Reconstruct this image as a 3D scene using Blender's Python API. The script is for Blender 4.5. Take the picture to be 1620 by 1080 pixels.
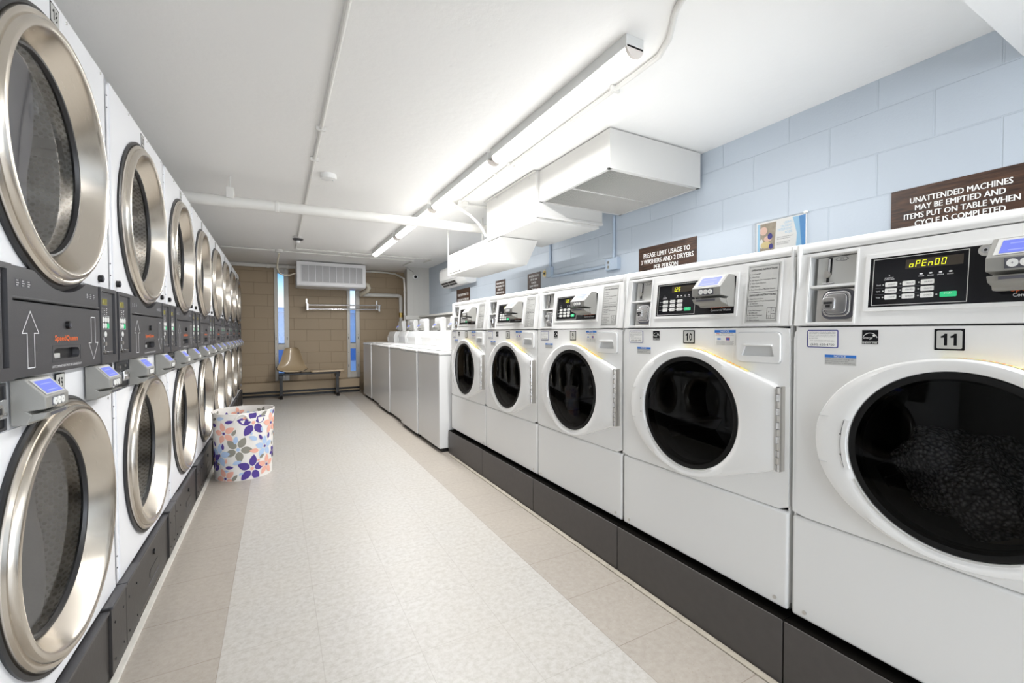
import bpy, bmesh, math, random
from mathutils import Matrix, Vector

# ------------------------------------------------------------------ scene, camera, world, exposure
S = bpy.context.scene
for o in list(bpy.data.objects):
    bpy.data.objects.remove(o)
R = math.radians
PI = math.pi
random.seed(7)

S.view_settings.view_transform = 'Standard'
S.view_settings.look = 'None'
S.view_settings.gamma = 1
S.view_settings.use_curve_mapping = False
S.view_settings.exposure = 0.62
S.cycles.max_bounces = 10
S.cycles.diffuse_bounces = 6
S.cycles.glossy_bounces = 5
S.cycles.transparent_max_bounces = 12
S.cycles.sample_clamp_indirect = 6

CAM_H, F_PX = 1.10, 690.0
cam_d = bpy.data.cameras.new('camera')
cam = bpy.data.objects.new('camera', cam_d)
S.collection.objects.link(cam)
S.camera = cam
cam_d.sensor_width = 36
cam_d.lens = F_PX / 1620 * 36
cam_d.clip_start = 0.05
yaw, pitch, roll = R(28.35), R(1.267), R(-0.17)
cy, sy, cp, sp, cr, sr = math.cos(yaw), math.sin(yaw), math.cos(pitch), math.sin(pitch), math.cos(roll), math.sin(roll)
fw = Vector((sy * cp, cy * cp, -sp))
rt = Vector((cy, -sy, 0))
up = rt.cross(fw)
rt, up = rt * cr + up * sr, -rt * sr + up * cr
m = Matrix((rt, up, -fw)).transposed().to_4x4()
m.translation = Vector((0, 0, CAM_H))
cam.matrix_world = m

LAMP = 5.0          # emission of the ceiling tubes
w = bpy.data.worlds.new('sky')
S.world = w
w.use_nodes = True
nt = w.node_tree
nt.nodes.clear()
tc = nt.nodes.new('ShaderNodeTexCoord')
sx = nt.nodes.new('ShaderNodeSeparateXYZ')
rp = nt.nodes.new('ShaderNodeValToRGB')
bg = nt.nodes.new('ShaderNodeBackground')
wo = nt.nodes.new('ShaderNodeOutputWorld')
nt.links.new(tc.outputs['Generated'], sx.inputs[0])
nt.links.new(sx.outputs['Z'], rp.inputs[0])
nt.links.new(rp.outputs[0], bg.inputs[0])
nt.links.new(bg.outputs[0], wo.inputs[0])
e = rp.color_ramp.elements
e[0].position = 0.055
e[0].color = (0.95, 0.97, 1.0, 1)
e[1].position = 0.125
e[1].color = (0.10, 0.42, 0.85, 1)
k_ = rp.color_ramp.elements.new(0.085)
k_.color = (0.62, 0.83, 1.0, 1)
bg.inputs[1].default_value = 1.0

TUBE = 16.5           # watts of each tube's downward light
# daylight lamp added as frontal fill, outside an invented shopfront window
al = bpy.data.lights.new('fill_light', 'AREA')
al.shape = 'RECTANGLE'
al.size, al.size_y = 3.3, 1.7
al.energy = 75
al.color = (1.0, 0.99, 0.97)
alo = bpy.data.objects.new('fill_light', al)
S.collection.objects.link(alo)
alo.location = (0.55, -3.30, 1.25)
alo.rotation_euler = (R(90), 0, 0)

# ------------------------------------------------------------------ materials
MATS = {}


def nodes_of(name):
    mt = bpy.data.materials.new(name)
    mt.use_nodes = True
    n = mt.node_tree
    b = n.nodes['Principled BSDF']
    return mt, n, b


def simple(name, col, rough=0.5, metal=0.0, spec=0.5, bump=0, scale=60, emit=None, es=0, coat=0, noise=0):
    mt, n, b = nodes_of(name)
    b.inputs['Base Color'].default_value = (*col, 1)
    b.inputs['Roughness'].default_value = rough
    b.inputs['Metallic'].default_value = metal
    b.inputs['Specular IOR Level'].default_value = spec
    b.inputs['Coat Weight'].default_value = coat
    b.inputs['Coat Roughness'].default_value = 0.08
    if emit:
        b.inputs['Emission Color'].default_value = (*emit, 1)
        b.inputs['Emission Strength'].default_value = es
    if bump or noise:
        t = n.nodes.new('ShaderNodeTexCoord')
        z = n.nodes.new('ShaderNodeTexNoise')
        z.inputs['Scale'].default_value = scale
        z.inputs['Detail'].default_value = 3
        n.links.new(t.outputs['Object'], z.inputs['Vector'])
        if bump:
            bp = n.nodes.new('ShaderNodeBump')
            bp.inputs['Strength'].default_value = bump
            bp.inputs['Distance'].default_value = 0.004
            n.links.new(z.outputs[0], bp.inputs['Height'])
            n.links.new(bp.outputs[0], b.inputs['Normal'])
        if noise:
            mx = n.nodes.new('ShaderNodeMix')
            mx.data_type = 'RGBA'
            mx.inputs['A'].default_value = (*col, 1)
            mx.inputs['B'].default_value = (*[c * (1 - noise) for c in col], 1)
            n.links.new(z.outputs[0], mx.inputs['Factor'])
            n.links.new(mx.outputs['Result'], b.inputs['Base Color'])
    MATS[name] = mt
    return mt


simple('enamel', (0.86, 0.86, 0.85), 0.16, spec=0.5, bump=0.02, scale=90)
simple('enamel_top', (0.70, 0.70, 0.695), 0.2)
simple('enamel_dryer', (0.88, 0.89, 0.92), 0.3, bump=0.08, scale=160)
simple('plastic_white', (0.84, 0.84, 0.83), 0.3)
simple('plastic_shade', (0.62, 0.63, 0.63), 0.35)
simple('plastic_grey', (0.29, 0.285, 0.265), 0.42, bump=0.04, scale=400)
simple('plastic_grey_dark', (0.10, 0.10, 0.12), 0.4)
simple('charcoal', (0.058, 0.057, 0.061), 0.38, bump=0.12, scale=500)
simple('charcoal_dark', (0.05, 0.05, 0.055), 0.45)
simple('kick_dark', (0.040, 0.036, 0.034), 0.42, bump=0.1, scale=60, noise=0.3)
simple('black', (0.006, 0.006, 0.007), 0.35)
simple('seal_black', (0.004, 0.004, 0.004), 0.35, spec=0.25)
simple('drum_dark', (0.16, 0.155, 0.15), 0.35, metal=0.8)
simple('shroud', (0.24, 0.238, 0.27), 0.5)
simple('cloth_beige', (0.50, 0.42, 0.33), 0.9, bump=0.4, scale=120)
simple('black_gloss', (0.006, 0.006, 0.008), 0.12, spec=0.3)
simple('rubber', (0.02, 0.02, 0.022), 0.35)
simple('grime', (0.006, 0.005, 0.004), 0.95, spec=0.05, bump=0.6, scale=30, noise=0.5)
simple('base_grey', (0.085, 0.077, 0.074), 0.42, bump=0.08, scale=30, noise=0.25)
simple('chrome', (0.75, 0.75, 0.76), 0.15, metal=1)
simple('nickel', (0.62, 0.60, 0.57), 0.3, metal=1)
simple('brass', (0.60, 0.45, 0.15), 0.3, metal=1)
simple('aluminium', (0.50, 0.48, 0.44), 0.45, metal=0.4)
simple('label_grey', (0.56, 0.56, 0.54), 0.5)
simple('ink', (0.010, 0.010, 0.012), 0.7, spec=0.15)
simple('ink_grey', (0.13, 0.13, 0.145), 0.6)
simple('paint_white', (0.85, 0.85, 0.85), 0.5)
simple('line_white', (0.85, 0.85, 0.87), 0.5)
simple('sign_blue', (0.03, 0.18, 0.60), 0.5)
simple('navy', (0.03, 0.03, 0.25), 0.5)
simple('orange', (0.85, 0.16, 0.03), 0.5)
simple('red', (0.65, 0.05, 0.04), 0.5)
simple('green', (0.03, 0.50, 0.20), 0.4, emit=(0.03, 0.6, 0.25), es=0.25)
simple('yellow', (0.90, 0.80, 0.30), 0.5)
simple('paper', (0.86, 0.86, 0.84), 0.5)
simple('paper_blue', (0.33, 0.60, 0.82), 0.4)
simple('paper_deep', (0.06, 0.28, 0.62), 0.4)
simple('paper_tan', (0.52, 0.44, 0.33), 0.5, noise=0.6, scale=40)
simple('paper_pink', (0.80, 0.55, 0.45), 0.5)
simple('paper_straw', (0.72, 0.60, 0.30), 0.5)
simple('lcd', (0.02, 0.02, 0.06), 0.35, spec=0.2, emit=(0.20, 0.26, 0.90), es=0.62)
simple('lcd_text', (0.05, 0.05, 0.1), 0.35, spec=0.2, emit=(0.36, 0.42, 0.95), es=0.62)
simple('led', (0.2, 0.2, 0.0), 0.3, emit=(0.85, 0.90, 0.02), es=1.1)
simple('led_dim', (0.12, 0.11, 0.04), 0.3, emit=(0.5, 0.47, 0.1), es=0.35)
simple('led_off', (0.05, 0.045, 0.035), 0.2)
simple('olive_lcd', (0.22, 0.20, 0.03), 0.25)
simple('led_window', (0.045, 0.035, 0.025), 0.2)
simple('lamp', (1, 1, 1), 0.4, emit=(1.0, 0.995, 0.98), es=LAMP)
simple('lamp_body', (0.70, 0.71, 0.70), 0.4)
simple('lamp_cap', (0.75, 0.70, 0.66), 0.5)
simple('duct_paint', (0.60, 0.592, 0.57), 0.42, bump=0.04, scale=20)
simple('pipe_paint', (0.74, 0.73, 0.70), 0.45)
simple('pipe_cream', (0.72, 0.66, 0.54), 0.5)
simple('conduit_blue', (0.42, 0.50, 0.60), 0.5)
simple('heater_paint', (0.78, 0.78, 0.79), 0.35)
simple('grille_dark', (0.12, 0.115, 0.11), 0.6)
simple('grille_grey', (0.30, 0.30, 0.31), 0.5)
simple('fibreglass', (0.48, 0.37, 0.235), 0.22, coat=0.5)
simple('bench_steel', (0.012, 0.011, 0.012), 0.35)
simple('trim_white', (0.74, 0.71, 0.65), 0.6, noise=0.3, scale=14)
simple('trim_floor', (0.50, 0.45, 0.37), 0.7, noise=0.5, scale=25)
simple('brown_paint', (0.42, 0.325, 0.215), 0.55, bump=0.2, scale=120)
simple('white_siding', (0.62, 0.61, 0.58), 0.55)
simple('cotton', (0.80, 0.77, 0.73), 0.85, bump=0.3, scale=300)
simple('petal_purple', (0.085, 0.05, 0.27), 0.85)
simple('petal_pink', (0.80, 0.42, 0.33), 0.85)
simple('petal_blue', (0.42, 0.55, 0.76), 0.85)
simple('petal_grey', (0.27, 0.26, 0.22), 0.85)
simple('building', (0.42, 0.50, 0.68), 0.8)
simple('building_dark', (0.10, 0.20, 0.45), 0.8)
simple('towel_lilac', (0.42, 0.36, 0.66), 0.95, bump=0.6, scale=200)
simple('towel_teal', (0.12, 0.40, 0.38), 0.95, bump=0.6, scale=200)
simple('towel_pink', (0.75, 0.18, 0.35), 0.95, bump=0.6, scale=200)
simple('towel_white', (0.75, 0.75, 0.75), 0.95, bump=0.6, scale=200)
simple('outside_ground', (0.25, 0.30, 0.38), 0.9)


def steel_mat():
    mt, n, b = nodes_of('steel')
    b.inputs['Metallic'].default_value = 1
    b.inputs['Base Color'].default_value = (0.66, 0.61, 0.54, 1)
    t = n.nodes.new('ShaderNodeTexCoord')
    mp = n.nodes.new('ShaderNodeMapping')
    mp.inputs['Scale'].default_value = (6, 300, 6)
    z = n.nodes.new('ShaderNodeTexNoise')
    z.inputs['Scale'].default_value = 3
    z.inputs['Detail'].default_value = 4
    n.links.new(t.outputs['Object'], mp.inputs[0])
    n.links.new(mp.outputs[0], z.inputs['Vector'])
    r = n.nodes.new('ShaderNodeMapRange')
    r.inputs['To Min'].default_value = 0.16
    r.inputs['To Max'].default_value = 0.32
    n.links.new(z.outputs[0], r.inputs[0])
    n.links.new(r.outputs[0], b.inputs['Roughness'])
    MATS['steel'] = mt


steel_mat()


def perforated():
    mt, n, b = nodes_of('perforated')
    b.inputs['Roughness'].default_value = 0.5
    b.inputs['Metallic'].default_value = 0.1
    t = n.nodes.new('ShaderNodeTexCoord')
    sp = n.nodes.new('ShaderNodeSeparateXYZ')
    at = n.nodes.new('ShaderNodeMath')
    at.operation = 'ARCTAN2'
    mu = n.nodes.new('ShaderNodeMath')
    mu.operation = 'MULTIPLY'
    mu.inputs[1].default_value = 0.375
    cb = n.nodes.new('ShaderNodeCombineXYZ')
    mp = n.nodes.new('ShaderNodeMapping')
    mp.inputs['Rotation'].default_value = (0, 0, R(45))
    v = n.nodes.new('ShaderNodeTexVoronoi')
    v.voronoi_dimensions = '2D'
    v.inputs['Scale'].default_value = 62
    v.inputs['Randomness'].default_value = 0.0
    n.links.new(t.outputs['Object'], sp.inputs[0])
    n.links.new(sp.outputs['Z'], at.inputs[0])
    n.links.new(sp.outputs['X'], at.inputs[1])
    n.links.new(at.outputs[0], mu.inputs[0])
    n.links.new(mu.outputs[0], cb.inputs[0])
    n.links.new(sp.outputs['Y'], cb.inputs[1])
    n.links.new(cb.outputs[0], mp.inputs[0])
    r = n.nodes.new('ShaderNodeValToRGB')
    r.color_ramp.elements[0].position = 0.30
    r.color_ramp.elements[0].color = (0.50, 0.47, 0.42, 1)
    r.color_ramp.elements[1].position = 0.36
    r.color_ramp.elements[1].color = (0.88, 0.87, 0.84, 1)
    n.links.new(mp.outputs[0], v.inputs['Vector'])
    n.links.new(v.outputs['Distance'], r.inputs[0])
    n.links.new(r.outputs[0], b.inputs['Base Color'])
    MATS['perforated'] = mt


perforated()


def glass(name, tint, ior, rough=0.02):
    mt, n, b = nodes_of(name)
    n.nodes.remove(b)
    out = n.nodes['Material Output']
    tr = n.nodes.new('ShaderNodeBsdfTransparent')
    tr.inputs[0].default_value = (*tint, 1)
    gl = n.nodes.new('ShaderNodeBsdfGlossy')
    gl.inputs['Roughness'].default_value = rough
    fr = n.nodes.new('ShaderNodeFresnel')
    fr.inputs[0].default_value = ior
    mx = n.nodes.new('ShaderNodeMixShader')
    n.links.new(fr.outputs[0], mx.inputs[0])
    n.links.new(tr.outputs[0], mx.inputs[1])
    n.links.new(gl.outputs[0], mx.inputs[2])
    n.links.new(mx.outputs[0], out.inputs[0])
    MATS[name] = mt


glass('glass_dryer', (0.97, 0.97, 0.97), 1.95, 0.015)
glass('glass_washer', (0.27, 0.27, 0.28), 1.22)
glass('glass_window', (0.93, 0.96, 1.0), 1.45, 0.0)
glass('acrylic', (0.97, 0.97, 0.97), 1.3)


def blocks(name, col, mort, axis, a0, z0, bw=0.4064, bh=0.2032, rough=0.5, bump=0.55):
    """painted concrete block wall; axis is the world axis along the wall"""
    mt, n, b = nodes_of(name)
    b.inputs['Roughness'].default_value = rough
    g = n.nodes.new('ShaderNodeNewGeometry')
    s = n.nodes.new('ShaderNodeSeparateXYZ')
    c = n.nodes.new('ShaderNodeCombineXYZ')
    ad = n.nodes.new('ShaderNodeVectorMath')
    ad.operation = 'ADD'
    ad.inputs[1].default_value = (a0, z0, 0)
    n.links.new(g.outputs['Position'], s.inputs[0])
    n.links.new(s.outputs[axis], c.inputs[0])
    n.links.new(s.outputs['Z'], c.inputs[1])
    n.links.new(c.outputs[0], ad.inputs[0])
    br = n.nodes.new('ShaderNodeTexBrick')
    br.offset = 0.5
    br.inputs['Scale'].default_value = 1
    br.inputs['Brick Width'].default_value = bw
    br.inputs['Row Height'].default_value = bh
    br.inputs['Mortar Size'].default_value = 0.0045
    br.inputs['Mortar Smooth'].default_value = 0.6
    br.inputs['Color1'].default_value = (*col, 1)
    br.inputs['Color2'].default_value = (*[x * 0.96 for x in col], 1)
    br.inputs['Mortar'].default_value = (*mort, 1)
    n.links.new(ad.outputs[0], br.inputs['Vector'])
    z = n.nodes.new('ShaderNodeTexNoise')
    z.inputs['Scale'].default_value = 110
    z.inputs['Detail'].default_value = 4
    n.links.new(g.outputs['Position'], z.inputs['Vector'])
    n.links.new(br.outputs['Color'], b.inputs['Base Color'])
    b1 = n.nodes.new('ShaderNodeBump')
    b1.inputs['Strength'].default_value = 0.35
    b1.inputs['Distance'].default_value = 0.002
    n.links.new(z.outputs[0], b1.inputs['Height'])
    b2 = n.nodes.new('ShaderNodeBump')
    b2.invert = True
    b2.inputs['Strength'].default_value = bump
    b2.inputs['Distance'].default_value = 0.005
    n.links.new(br.outputs['Fac'], b2.inputs['Height'])
    n.links.new(b1.outputs[0], b2.inputs['Normal'])
    n.links.new(b2.outputs[0], b.inputs['Normal'])
    MATS[name] = mt


blocks('blue_block', (0.50, 0.56, 0.63), (0.475, 0.535, 0.605), 'Y', 0.409, -0.11)
blocks('brown_block', (0.42, 0.325, 0.215), (0.31, 0.235, 0.15), 'X', 0.13, -0.134)


def ceiling_mat():
    mt, n, b = nodes_of('ceiling_paint')
    b.inputs['Base Color'].default_value = (0.91, 0.905, 0.89, 1)
    b.inputs['Roughness'].default_value = 0.55
    g = n.nodes.new('ShaderNodeNewGeometry')
    z = n.nodes.new('ShaderNodeTexNoise')
    z.inputs['Scale'].default_value = 9
    z.inputs['Detail'].default_value = 8
    z.inputs['Roughness'].default_value = 0.62
    v = n.nodes.new('ShaderNodeTexVoronoi')
    v.inputs['Scale'].default_value = 5
    rr = n.nodes.new('ShaderNodeMapRange')
    rr.inputs['From Min'].default_value = 0.0
    rr.inputs['From Max'].default_value = 0.05
    n.links.new(g.outputs['Position'], z.inputs['Vector'])
    n.links.new(g.outputs['Position'], v.inputs['Vector'])
    n.links.new(v.outputs['Distance'], rr.inputs[0])
    b1 = n.nodes.new('ShaderNodeBump')
    b1.inputs['Strength'].default_value = 0.6
    b1.inputs['Distance'].default_value = 0.005
    n.links.new(z.outputs[0], b1.inputs['Height'])
    b2 = n.nodes.new('ShaderNodeBump')
    b2.inputs['Strength'].default_value = 0.5
    b2.inputs['Distance'].default_value = 0.002
    n.links.new(rr.outputs[0], b2.inputs['Height'])
    n.links.new(b1.outputs[0], b2.inputs['Normal'])
    n.links.new(b2.outputs[0], b.inputs['Normal'])
    MATS['ceiling_paint'] = mt


ceiling_mat()


def floor_mat():
    mt, n, b = nodes_of('floor_tiles')
    N = n.nodes.new
    L = n.links.new

    def math_(op, a, bb=None, c=None):
        q = N('ShaderNodeMath')
        q.operation = op
        for i, v_ in enumerate((a, bb, c)):
            if v_ is None:
                continue
            if isinstance(v_, (int, float)):
                q.inputs[i].default_value = v_
            else:
                L(v_, q.inputs[i])
        return q.outputs[0]
    g = N('ShaderNodeNewGeometry')
    s = N('ShaderNodeSeparateXYZ')
    L(g.outputs['Position'], s.inputs[0])
    X, Y = s.outputs['X'], s.outputs['Y']
    inx = math_('MULTIPLY', math_('GREATER_THAN', X, -0.183), math_('LESS_THAN', X, 1.036))
    strip = math_('MULTIPLY', inx, math_('LESS_THAN', Y, 8.25))
    T = 0.3048

    def joint(v_, off):
        f = math_('FRACT', math_('DIVIDE', math_('ADD', v_, off), T))
        d = math_('MINIMUM', f, math_('SUBTRACT', 1.0, f))
        return math_('LESS_THAN', d, 0.0045)
    jl = math_('MAXIMUM', joint(X, 10 * T + 0.183), joint(Y, 20 * T - 0.84))
    # speckles
    z1 = N('ShaderNodeTexNoise')
    z1.inputs['Scale'].default_value = 45
    z1.inputs['Detail'].default_value = 5
    z1.inputs['Roughness'].default_value = 0.7
    L(g.outputs['Position'], z1.inputs['Vector'])
    z2 = N('ShaderNodeTexNoise')
    z2.inputs['Scale'].default_value = 210
    z2.inputs['Detail'].default_value = 2
    L(g.outputs['Position'], z2.inputs['Vector'])
    z3 = N('ShaderNodeTexNoise')
    z3.inputs['Scale'].default_value = 2.2
    z3.inputs['Detail'].default_value = 3
    L(g.outputs['Position'], z3.inputs['Vector'])

    def ramp(fac, p0, c0, p1, c1):
        r = N('ShaderNodeValToRGB')
        r.color_ramp.elements[0].position = p0
        r.color_ramp.elements[0].color = (*c0, 1)
        r.color_ramp.elements[1].position = p1
        r.color_ramp.elements[1].color = (*c1, 1)
        L(fac, r.inputs[0])
        return r.outputs[0]

    def mix(f, a, c, mode='MIX'):
        q = N('ShaderNodeMix')
        q.data_type = 'RGBA'
        q.blend_type = mode
        if isinstance(f, (int, float)):
            q.inputs['Factor'].default_value = f
        else:
            L(f, q.inputs['Factor'])
        for nm, v_ in (('A', a), ('B', c)):
            if isinstance(v_, tuple):
                q.inputs[nm].default_value = (*v_, 1)
            else:
                L(v_, q.inputs[nm])
        return q.outputs['Result']
    light = ramp(z1.outputs[0], 0.36, (0.395, 0.372, 0.340), 0.60, (0.485, 0.470, 0.445))
    light = mix(ramp(z2.outputs[0], 0.62, (0, 0, 0), 0.72, (1, 1, 1)), light, (0.41, 0.39, 0.355))
    dark = ramp(z1.outputs[0], 0.3, (0.32, 0.285, 0.245), 0.65, (0.385, 0.35, 0.31))
    dark = mix(ramp(z2.outputs[0], 0.66, (0, 0, 0), 0.72, (1, 1, 1)), dark, (0.27, 0.22, 0.17))
    col = mix(strip, dark, light)
    jm = math_('MULTIPLY', jl, math_('SUBTRACT', 0.75, math_('MULTIPLY', strip, 0.47)))
    col = mix(jm, col, (0.20, 0.165, 0.13))
    col = mix(ramp(z3.outputs[0], 0.35, (0, 0, 0), 0.75, (0.22, 0.22, 0.22)), col, (0.48, 0.43, 0.36))
    L(col, b.inputs['Base Color'])
    rr = N('ShaderNodeMapRange')
    rr.inputs['To Min'].default_value = 0.34
    rr.inputs['To Max'].default_value = 0.5
    L(z3.outputs[0], rr.inputs[0])
    L(rr.outputs[0], b.inputs['Roughness'])
    bp = N('ShaderNodeBump')
    bp.inputs['Strength'].default_value = 0.08
    bp.inputs['Distance'].default_value = 0.002
    L(z1.outputs[0], bp.inputs['Height'])
    L(bp.outputs[0], b.inputs['Normal'])
    MATS['floor_tiles'] = mt


floor_mat()


def wood_mat():
    mt, n, b = nodes_of('walnut')
    t = n.nodes.new('ShaderNodeTexCoord')
    mp = n.nodes.new('ShaderNodeMapping')
    mp.inputs['Scale'].default_value = (2.2, 2.2, 26)
    z = n.nodes.new('ShaderNodeTexNoise')
    z.inputs['Scale'].default_value = 3.2
    z.inputs['Detail'].default_value = 8
    z.inputs['Roughness'].default_value = 0.65
    z.inputs['Distortion'].default_value = 0.4
    r = n.nodes.new('ShaderNodeValToRGB')
    r.color_ramp.elements[0].position = 0.36
    r.color_ramp.elements[0].color = (0.018, 0.008, 0.005, 1)
    r.color_ramp.elements[1].position = 0.66
    r.color_ramp.elements[1].color = (0.095, 0.043, 0.022, 1)
    n.links.new(t.outputs['Object'], mp.inputs[0])
    n.links.new(mp.outputs[0], z.inputs['Vector'])
    n.links.new(z.outputs[0], r.inputs[0])
    n.links.new(r.outputs[0], b.inputs['Base Color'])
    b.inputs['Roughness'].default_value = 0.4
    MATS['walnut'] = mt


wood_mat()


def knit_mat():
    mt, n, b = nodes_of('knit')
    b.inputs['Base Color'].default_value = (0.80, 0.80, 0.78, 1)
    b.inputs['Roughness'].default_value = 0.95
    t = n.nodes.new('ShaderNodeTexCoord')
    v = n.nodes.new('ShaderNodeTexVoronoi')
    v.inputs['Scale'].default_value = 105
    n.links.new(t.outputs['Object'], v.inputs['Vector'])
    r = n.nodes.new('ShaderNodeValToRGB')
    r.color_ramp.elements[0].position = 0.2
    r.color_ramp.elements[0].color = (0.75, 0.75, 0.73, 1)
    r.color_ramp.elements[1].position = 0.6
    r.color_ramp.elements[1].color = (0.22, 0.22, 0.22, 1)
    n.links.new(v.outputs['Distance'], r.inputs[0])
    n.links.new(r.outputs[0], b.inputs['Base Color'])
    bp = n.nodes.new('ShaderNodeBump')
    bp.invert = True
    bp.inputs['Distance'].default_value = 0.01
    n.links.new(v.outputs['Distance'], bp.inputs['Height'])
    n.links.new(bp.outputs[0], b.inputs['Normal'])
    MATS['knit'] = mt


knit_mat()

# ------------------------------------------------------------------ mesh building
TEXT_CACHE = {}


def text_geo(s, bold=False):
    key = (s, bold)
    if key in TEXT_CACHE:
        return TEXT_CACHE[key]
    cu = bpy.data.curves.new('t', 'FONT')
    cu.body = s
    cu.size = 1.0
    cu.resolution_u = 2
    cu.align_x = 'CENTER'
    cu.align_y = 'CENTER'
    if bold:
        cu.offset = 0.014
    ob = bpy.data.objects.new('t', cu)
    S.collection.objects.link(ob)
    dg = bpy.context.evaluated_depsgraph_get()
    dg.update()
    me = bpy.data.meshes.new_from_object(ob.evaluated_get(dg))
    vs = [v.co.copy() for v in me.vertices]
    fs = [tuple(p.vertices) for p in me.polygons]
    bpy.data.objects.remove(ob)
    bpy.data.curves.remove(cu)
    bpy.data.meshes.remove(me)
    if vs:
        x0, x1 = min(v.x for v in vs), max(v.x for v in vs)
        y0, y1 = min(v.y for v in vs), max(v.y for v in vs)
    else:
        x0 = x1 = y0 = y1 = 0
    TEXT_CACHE[key] = (vs, fs, x0, x1, y0, y1)
    return TEXT_CACHE[key]


class MB:
    def __init__(self):
        self.v, self.f, self.m, self.mats, self.sm = [], [], [], [], []
        self.M = Matrix()

    def mi(self, name):
        if name not in self.mats:
            self.mats.append(name)
        return self.mats.index(name)

    def add(self, vs, fs, mat, smooth=None):
        o = len(self.v)
        self.v += [tuple(self.M @ Vector(p)) for p in vs]
        self.f += [tuple(o + i for i in q) for q in fs]
        k = self.mi(mat)
        self.m += [k] * len(fs)
        self.sm += smooth if smooth else [True] * len(fs)
        return self

    def _bm(self, bm, mat, planar=False):
        # flat faces stay flat; only rounded edges and curved walls are smooth
        bm.verts.ensure_lookup_table()
        bm.normal_update()
        sm = []
        for f in bm.faces:
            q = f.normal
            ax = max(abs(q.x), abs(q.y), abs(q.z)) > 0.99995
            sm.append(not (ax or (planar and f.calc_area() > 3e-5)))
        self.add([v.co.copy() for v in bm.verts], [[v.index for v in f.verts] for f in bm.faces], mat, sm)
        bm.free()

    def box(self, x0, x1, y0, y1, z0, z1, mat, bev=0, seg=2):
        bm = bmesh.new()
        bmesh.ops.create_cube(bm, size=1)
        for v in bm.verts:
            v.co = Vector(((x0 + x1) / 2 + v.co.x * (x1 - x0), (y0 + y1) / 2 + v.co.y * (y1 - y0), (z0 + z1) / 2 + v.co.z * (z1 - z0)))
        if bev:
            bmesh.ops.bevel(bm, geom=list(bm.edges), offset=min(bev, 0.45 * min(abs(x1 - x0), abs(y1 - y0), abs(z1 - z0))), segments=seg, affect='EDGES', profile=0.5)
        bm.verts.index_update()
        self._bm(bm, mat)
        return self

    def prism(self, pts, axis, t0, t1, mat, bev=0, seg=2):
        """pts: closed outline in the two axes other than `axis` (x:(y,z) y:(x,z) z:(x,y))"""
        def P(a, b, t):
            return {'x': (t, a, b), 'y': (a, t, b), 'z': (a, b, t)}[axis]
        bm = bmesh.new()
        A = [bm.verts.new(P(a, b, t0)) for a, b in pts]
        B = [bm.verts.new(P(a, b, t1)) for a, b in pts]
        n = len(pts)
        bm.faces.new(A)
        bm.faces.new(B[::-1])
        for i in range(n):
            bm.faces.new((A[i], B[i], B[(i + 1) % n], A[(i + 1) % n]))
        bmesh.ops.recalc_face_normals(bm, faces=bm.faces)
        if bev:
            bmesh.ops.bevel(bm, geom=list(bm.edges), offset=bev, segments=seg, affect='EDGES', profile=0.5, clamp_overlap=True)
        bm.verts.index_update()
        self._bm(bm, mat, n <= 12)
        return self

    def lathe(self, prof, c=(0, 0, 0), axis='y', seg=48, mat='steel', close=False):
        """prof: list of (radius, height along axis)"""
        vs, fs = [], []
        n = len(prof)
        for i in range(seg):
            a = 2 * PI * i / seg
            for r, h in prof:
                u, v = r * math.cos(a), r * math.sin(a)
                p = {'y': (u, h, v), 'z': (u, v, h), 'x': (h, u, v)}[axis]
                vs.append((c[0] + p[0], c[1] + p[1], c[2] + p[2]))
        for i in range(seg):
            j = (i + 1) % seg
            for k in range(n - 1):
                q = [i * n + k, i * n + k + 1, j * n + k + 1, j * n + k]
                if prof[k][0] == 0:
                    q = [i * n + k, i * n + k + 1, j * n + k + 1]
                elif prof[k + 1][0] == 0:
                    q = [i * n + k, i * n + k + 1, j * n + k]
                if axis != 'y':
                    q = q[::-1]
                fs.append(q)
        self.add(vs, fs, mat)
        return self

    def cyl(self, c, r, h, axis='y', mat='steel', seg=24, cap=True):
        """from c along +axis by h"""
        self.lathe([(0, 0), (r, 0), (r, h), (0, h)] if cap else [(r, 0), (r, h)], c, axis, seg, mat)
        return self

    def tube(self, pts, r, mat, seg=10, cap=True):
        pts = [Vector(p) for p in pts]
        n = len(pts)
        vs, fs = [], []
        ref = None
        for i, p in enumerate(pts):
            t = (pts[min(i + 1, n - 1)] - pts[max(i - 1, 0)]).normalized()
            if ref is None:
                ref = Vector((0, 0, 1)) if abs(t.z) < 0.9 else Vector((1, 0, 0))
            a = t.cross(ref).normalized()
            b2 = t.cross(a).normalized()
            ref = -b2 if False else ref - t * ref.dot(t)
            if ref.length < 1e-4:
                ref = Vector((0, 0, 1)) if abs(t.z) < 0.9 else Vector((1, 0, 0))
            ref.normalize()
            for k in range(seg):
                w_ = 2 * PI * k / seg
                vs.append(tuple(p + a * (r * math.cos(w_)) + b2 * (r * math.sin(w_))))
        for i in range(n - 1):
            for k in range(seg):
                j = (k + 1) % seg
                fs.append((i * seg + k, i * seg + j, (i + 1) * seg + j, (i + 1) * seg + k))
        if cap:
            fs.append(tuple(range(seg))[::-1])
            fs.append(tuple((n - 1) * seg + k for k in range(seg)))
        self.add(vs, fs, mat)
        return self

    def quad(self, p, mat):
        self.add(p, [tuple(range(len(p)))], mat)
        return self

    def rrect(self, x0, x1, z0, z1, r, y, mat, thick=0.0005, seg=4):
        """thin rounded plate facing -y"""
        self.prism(rr_pts(x0, x1, z0, z1, r, seg), 'y', y - thick, y, mat)
        return self

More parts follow.
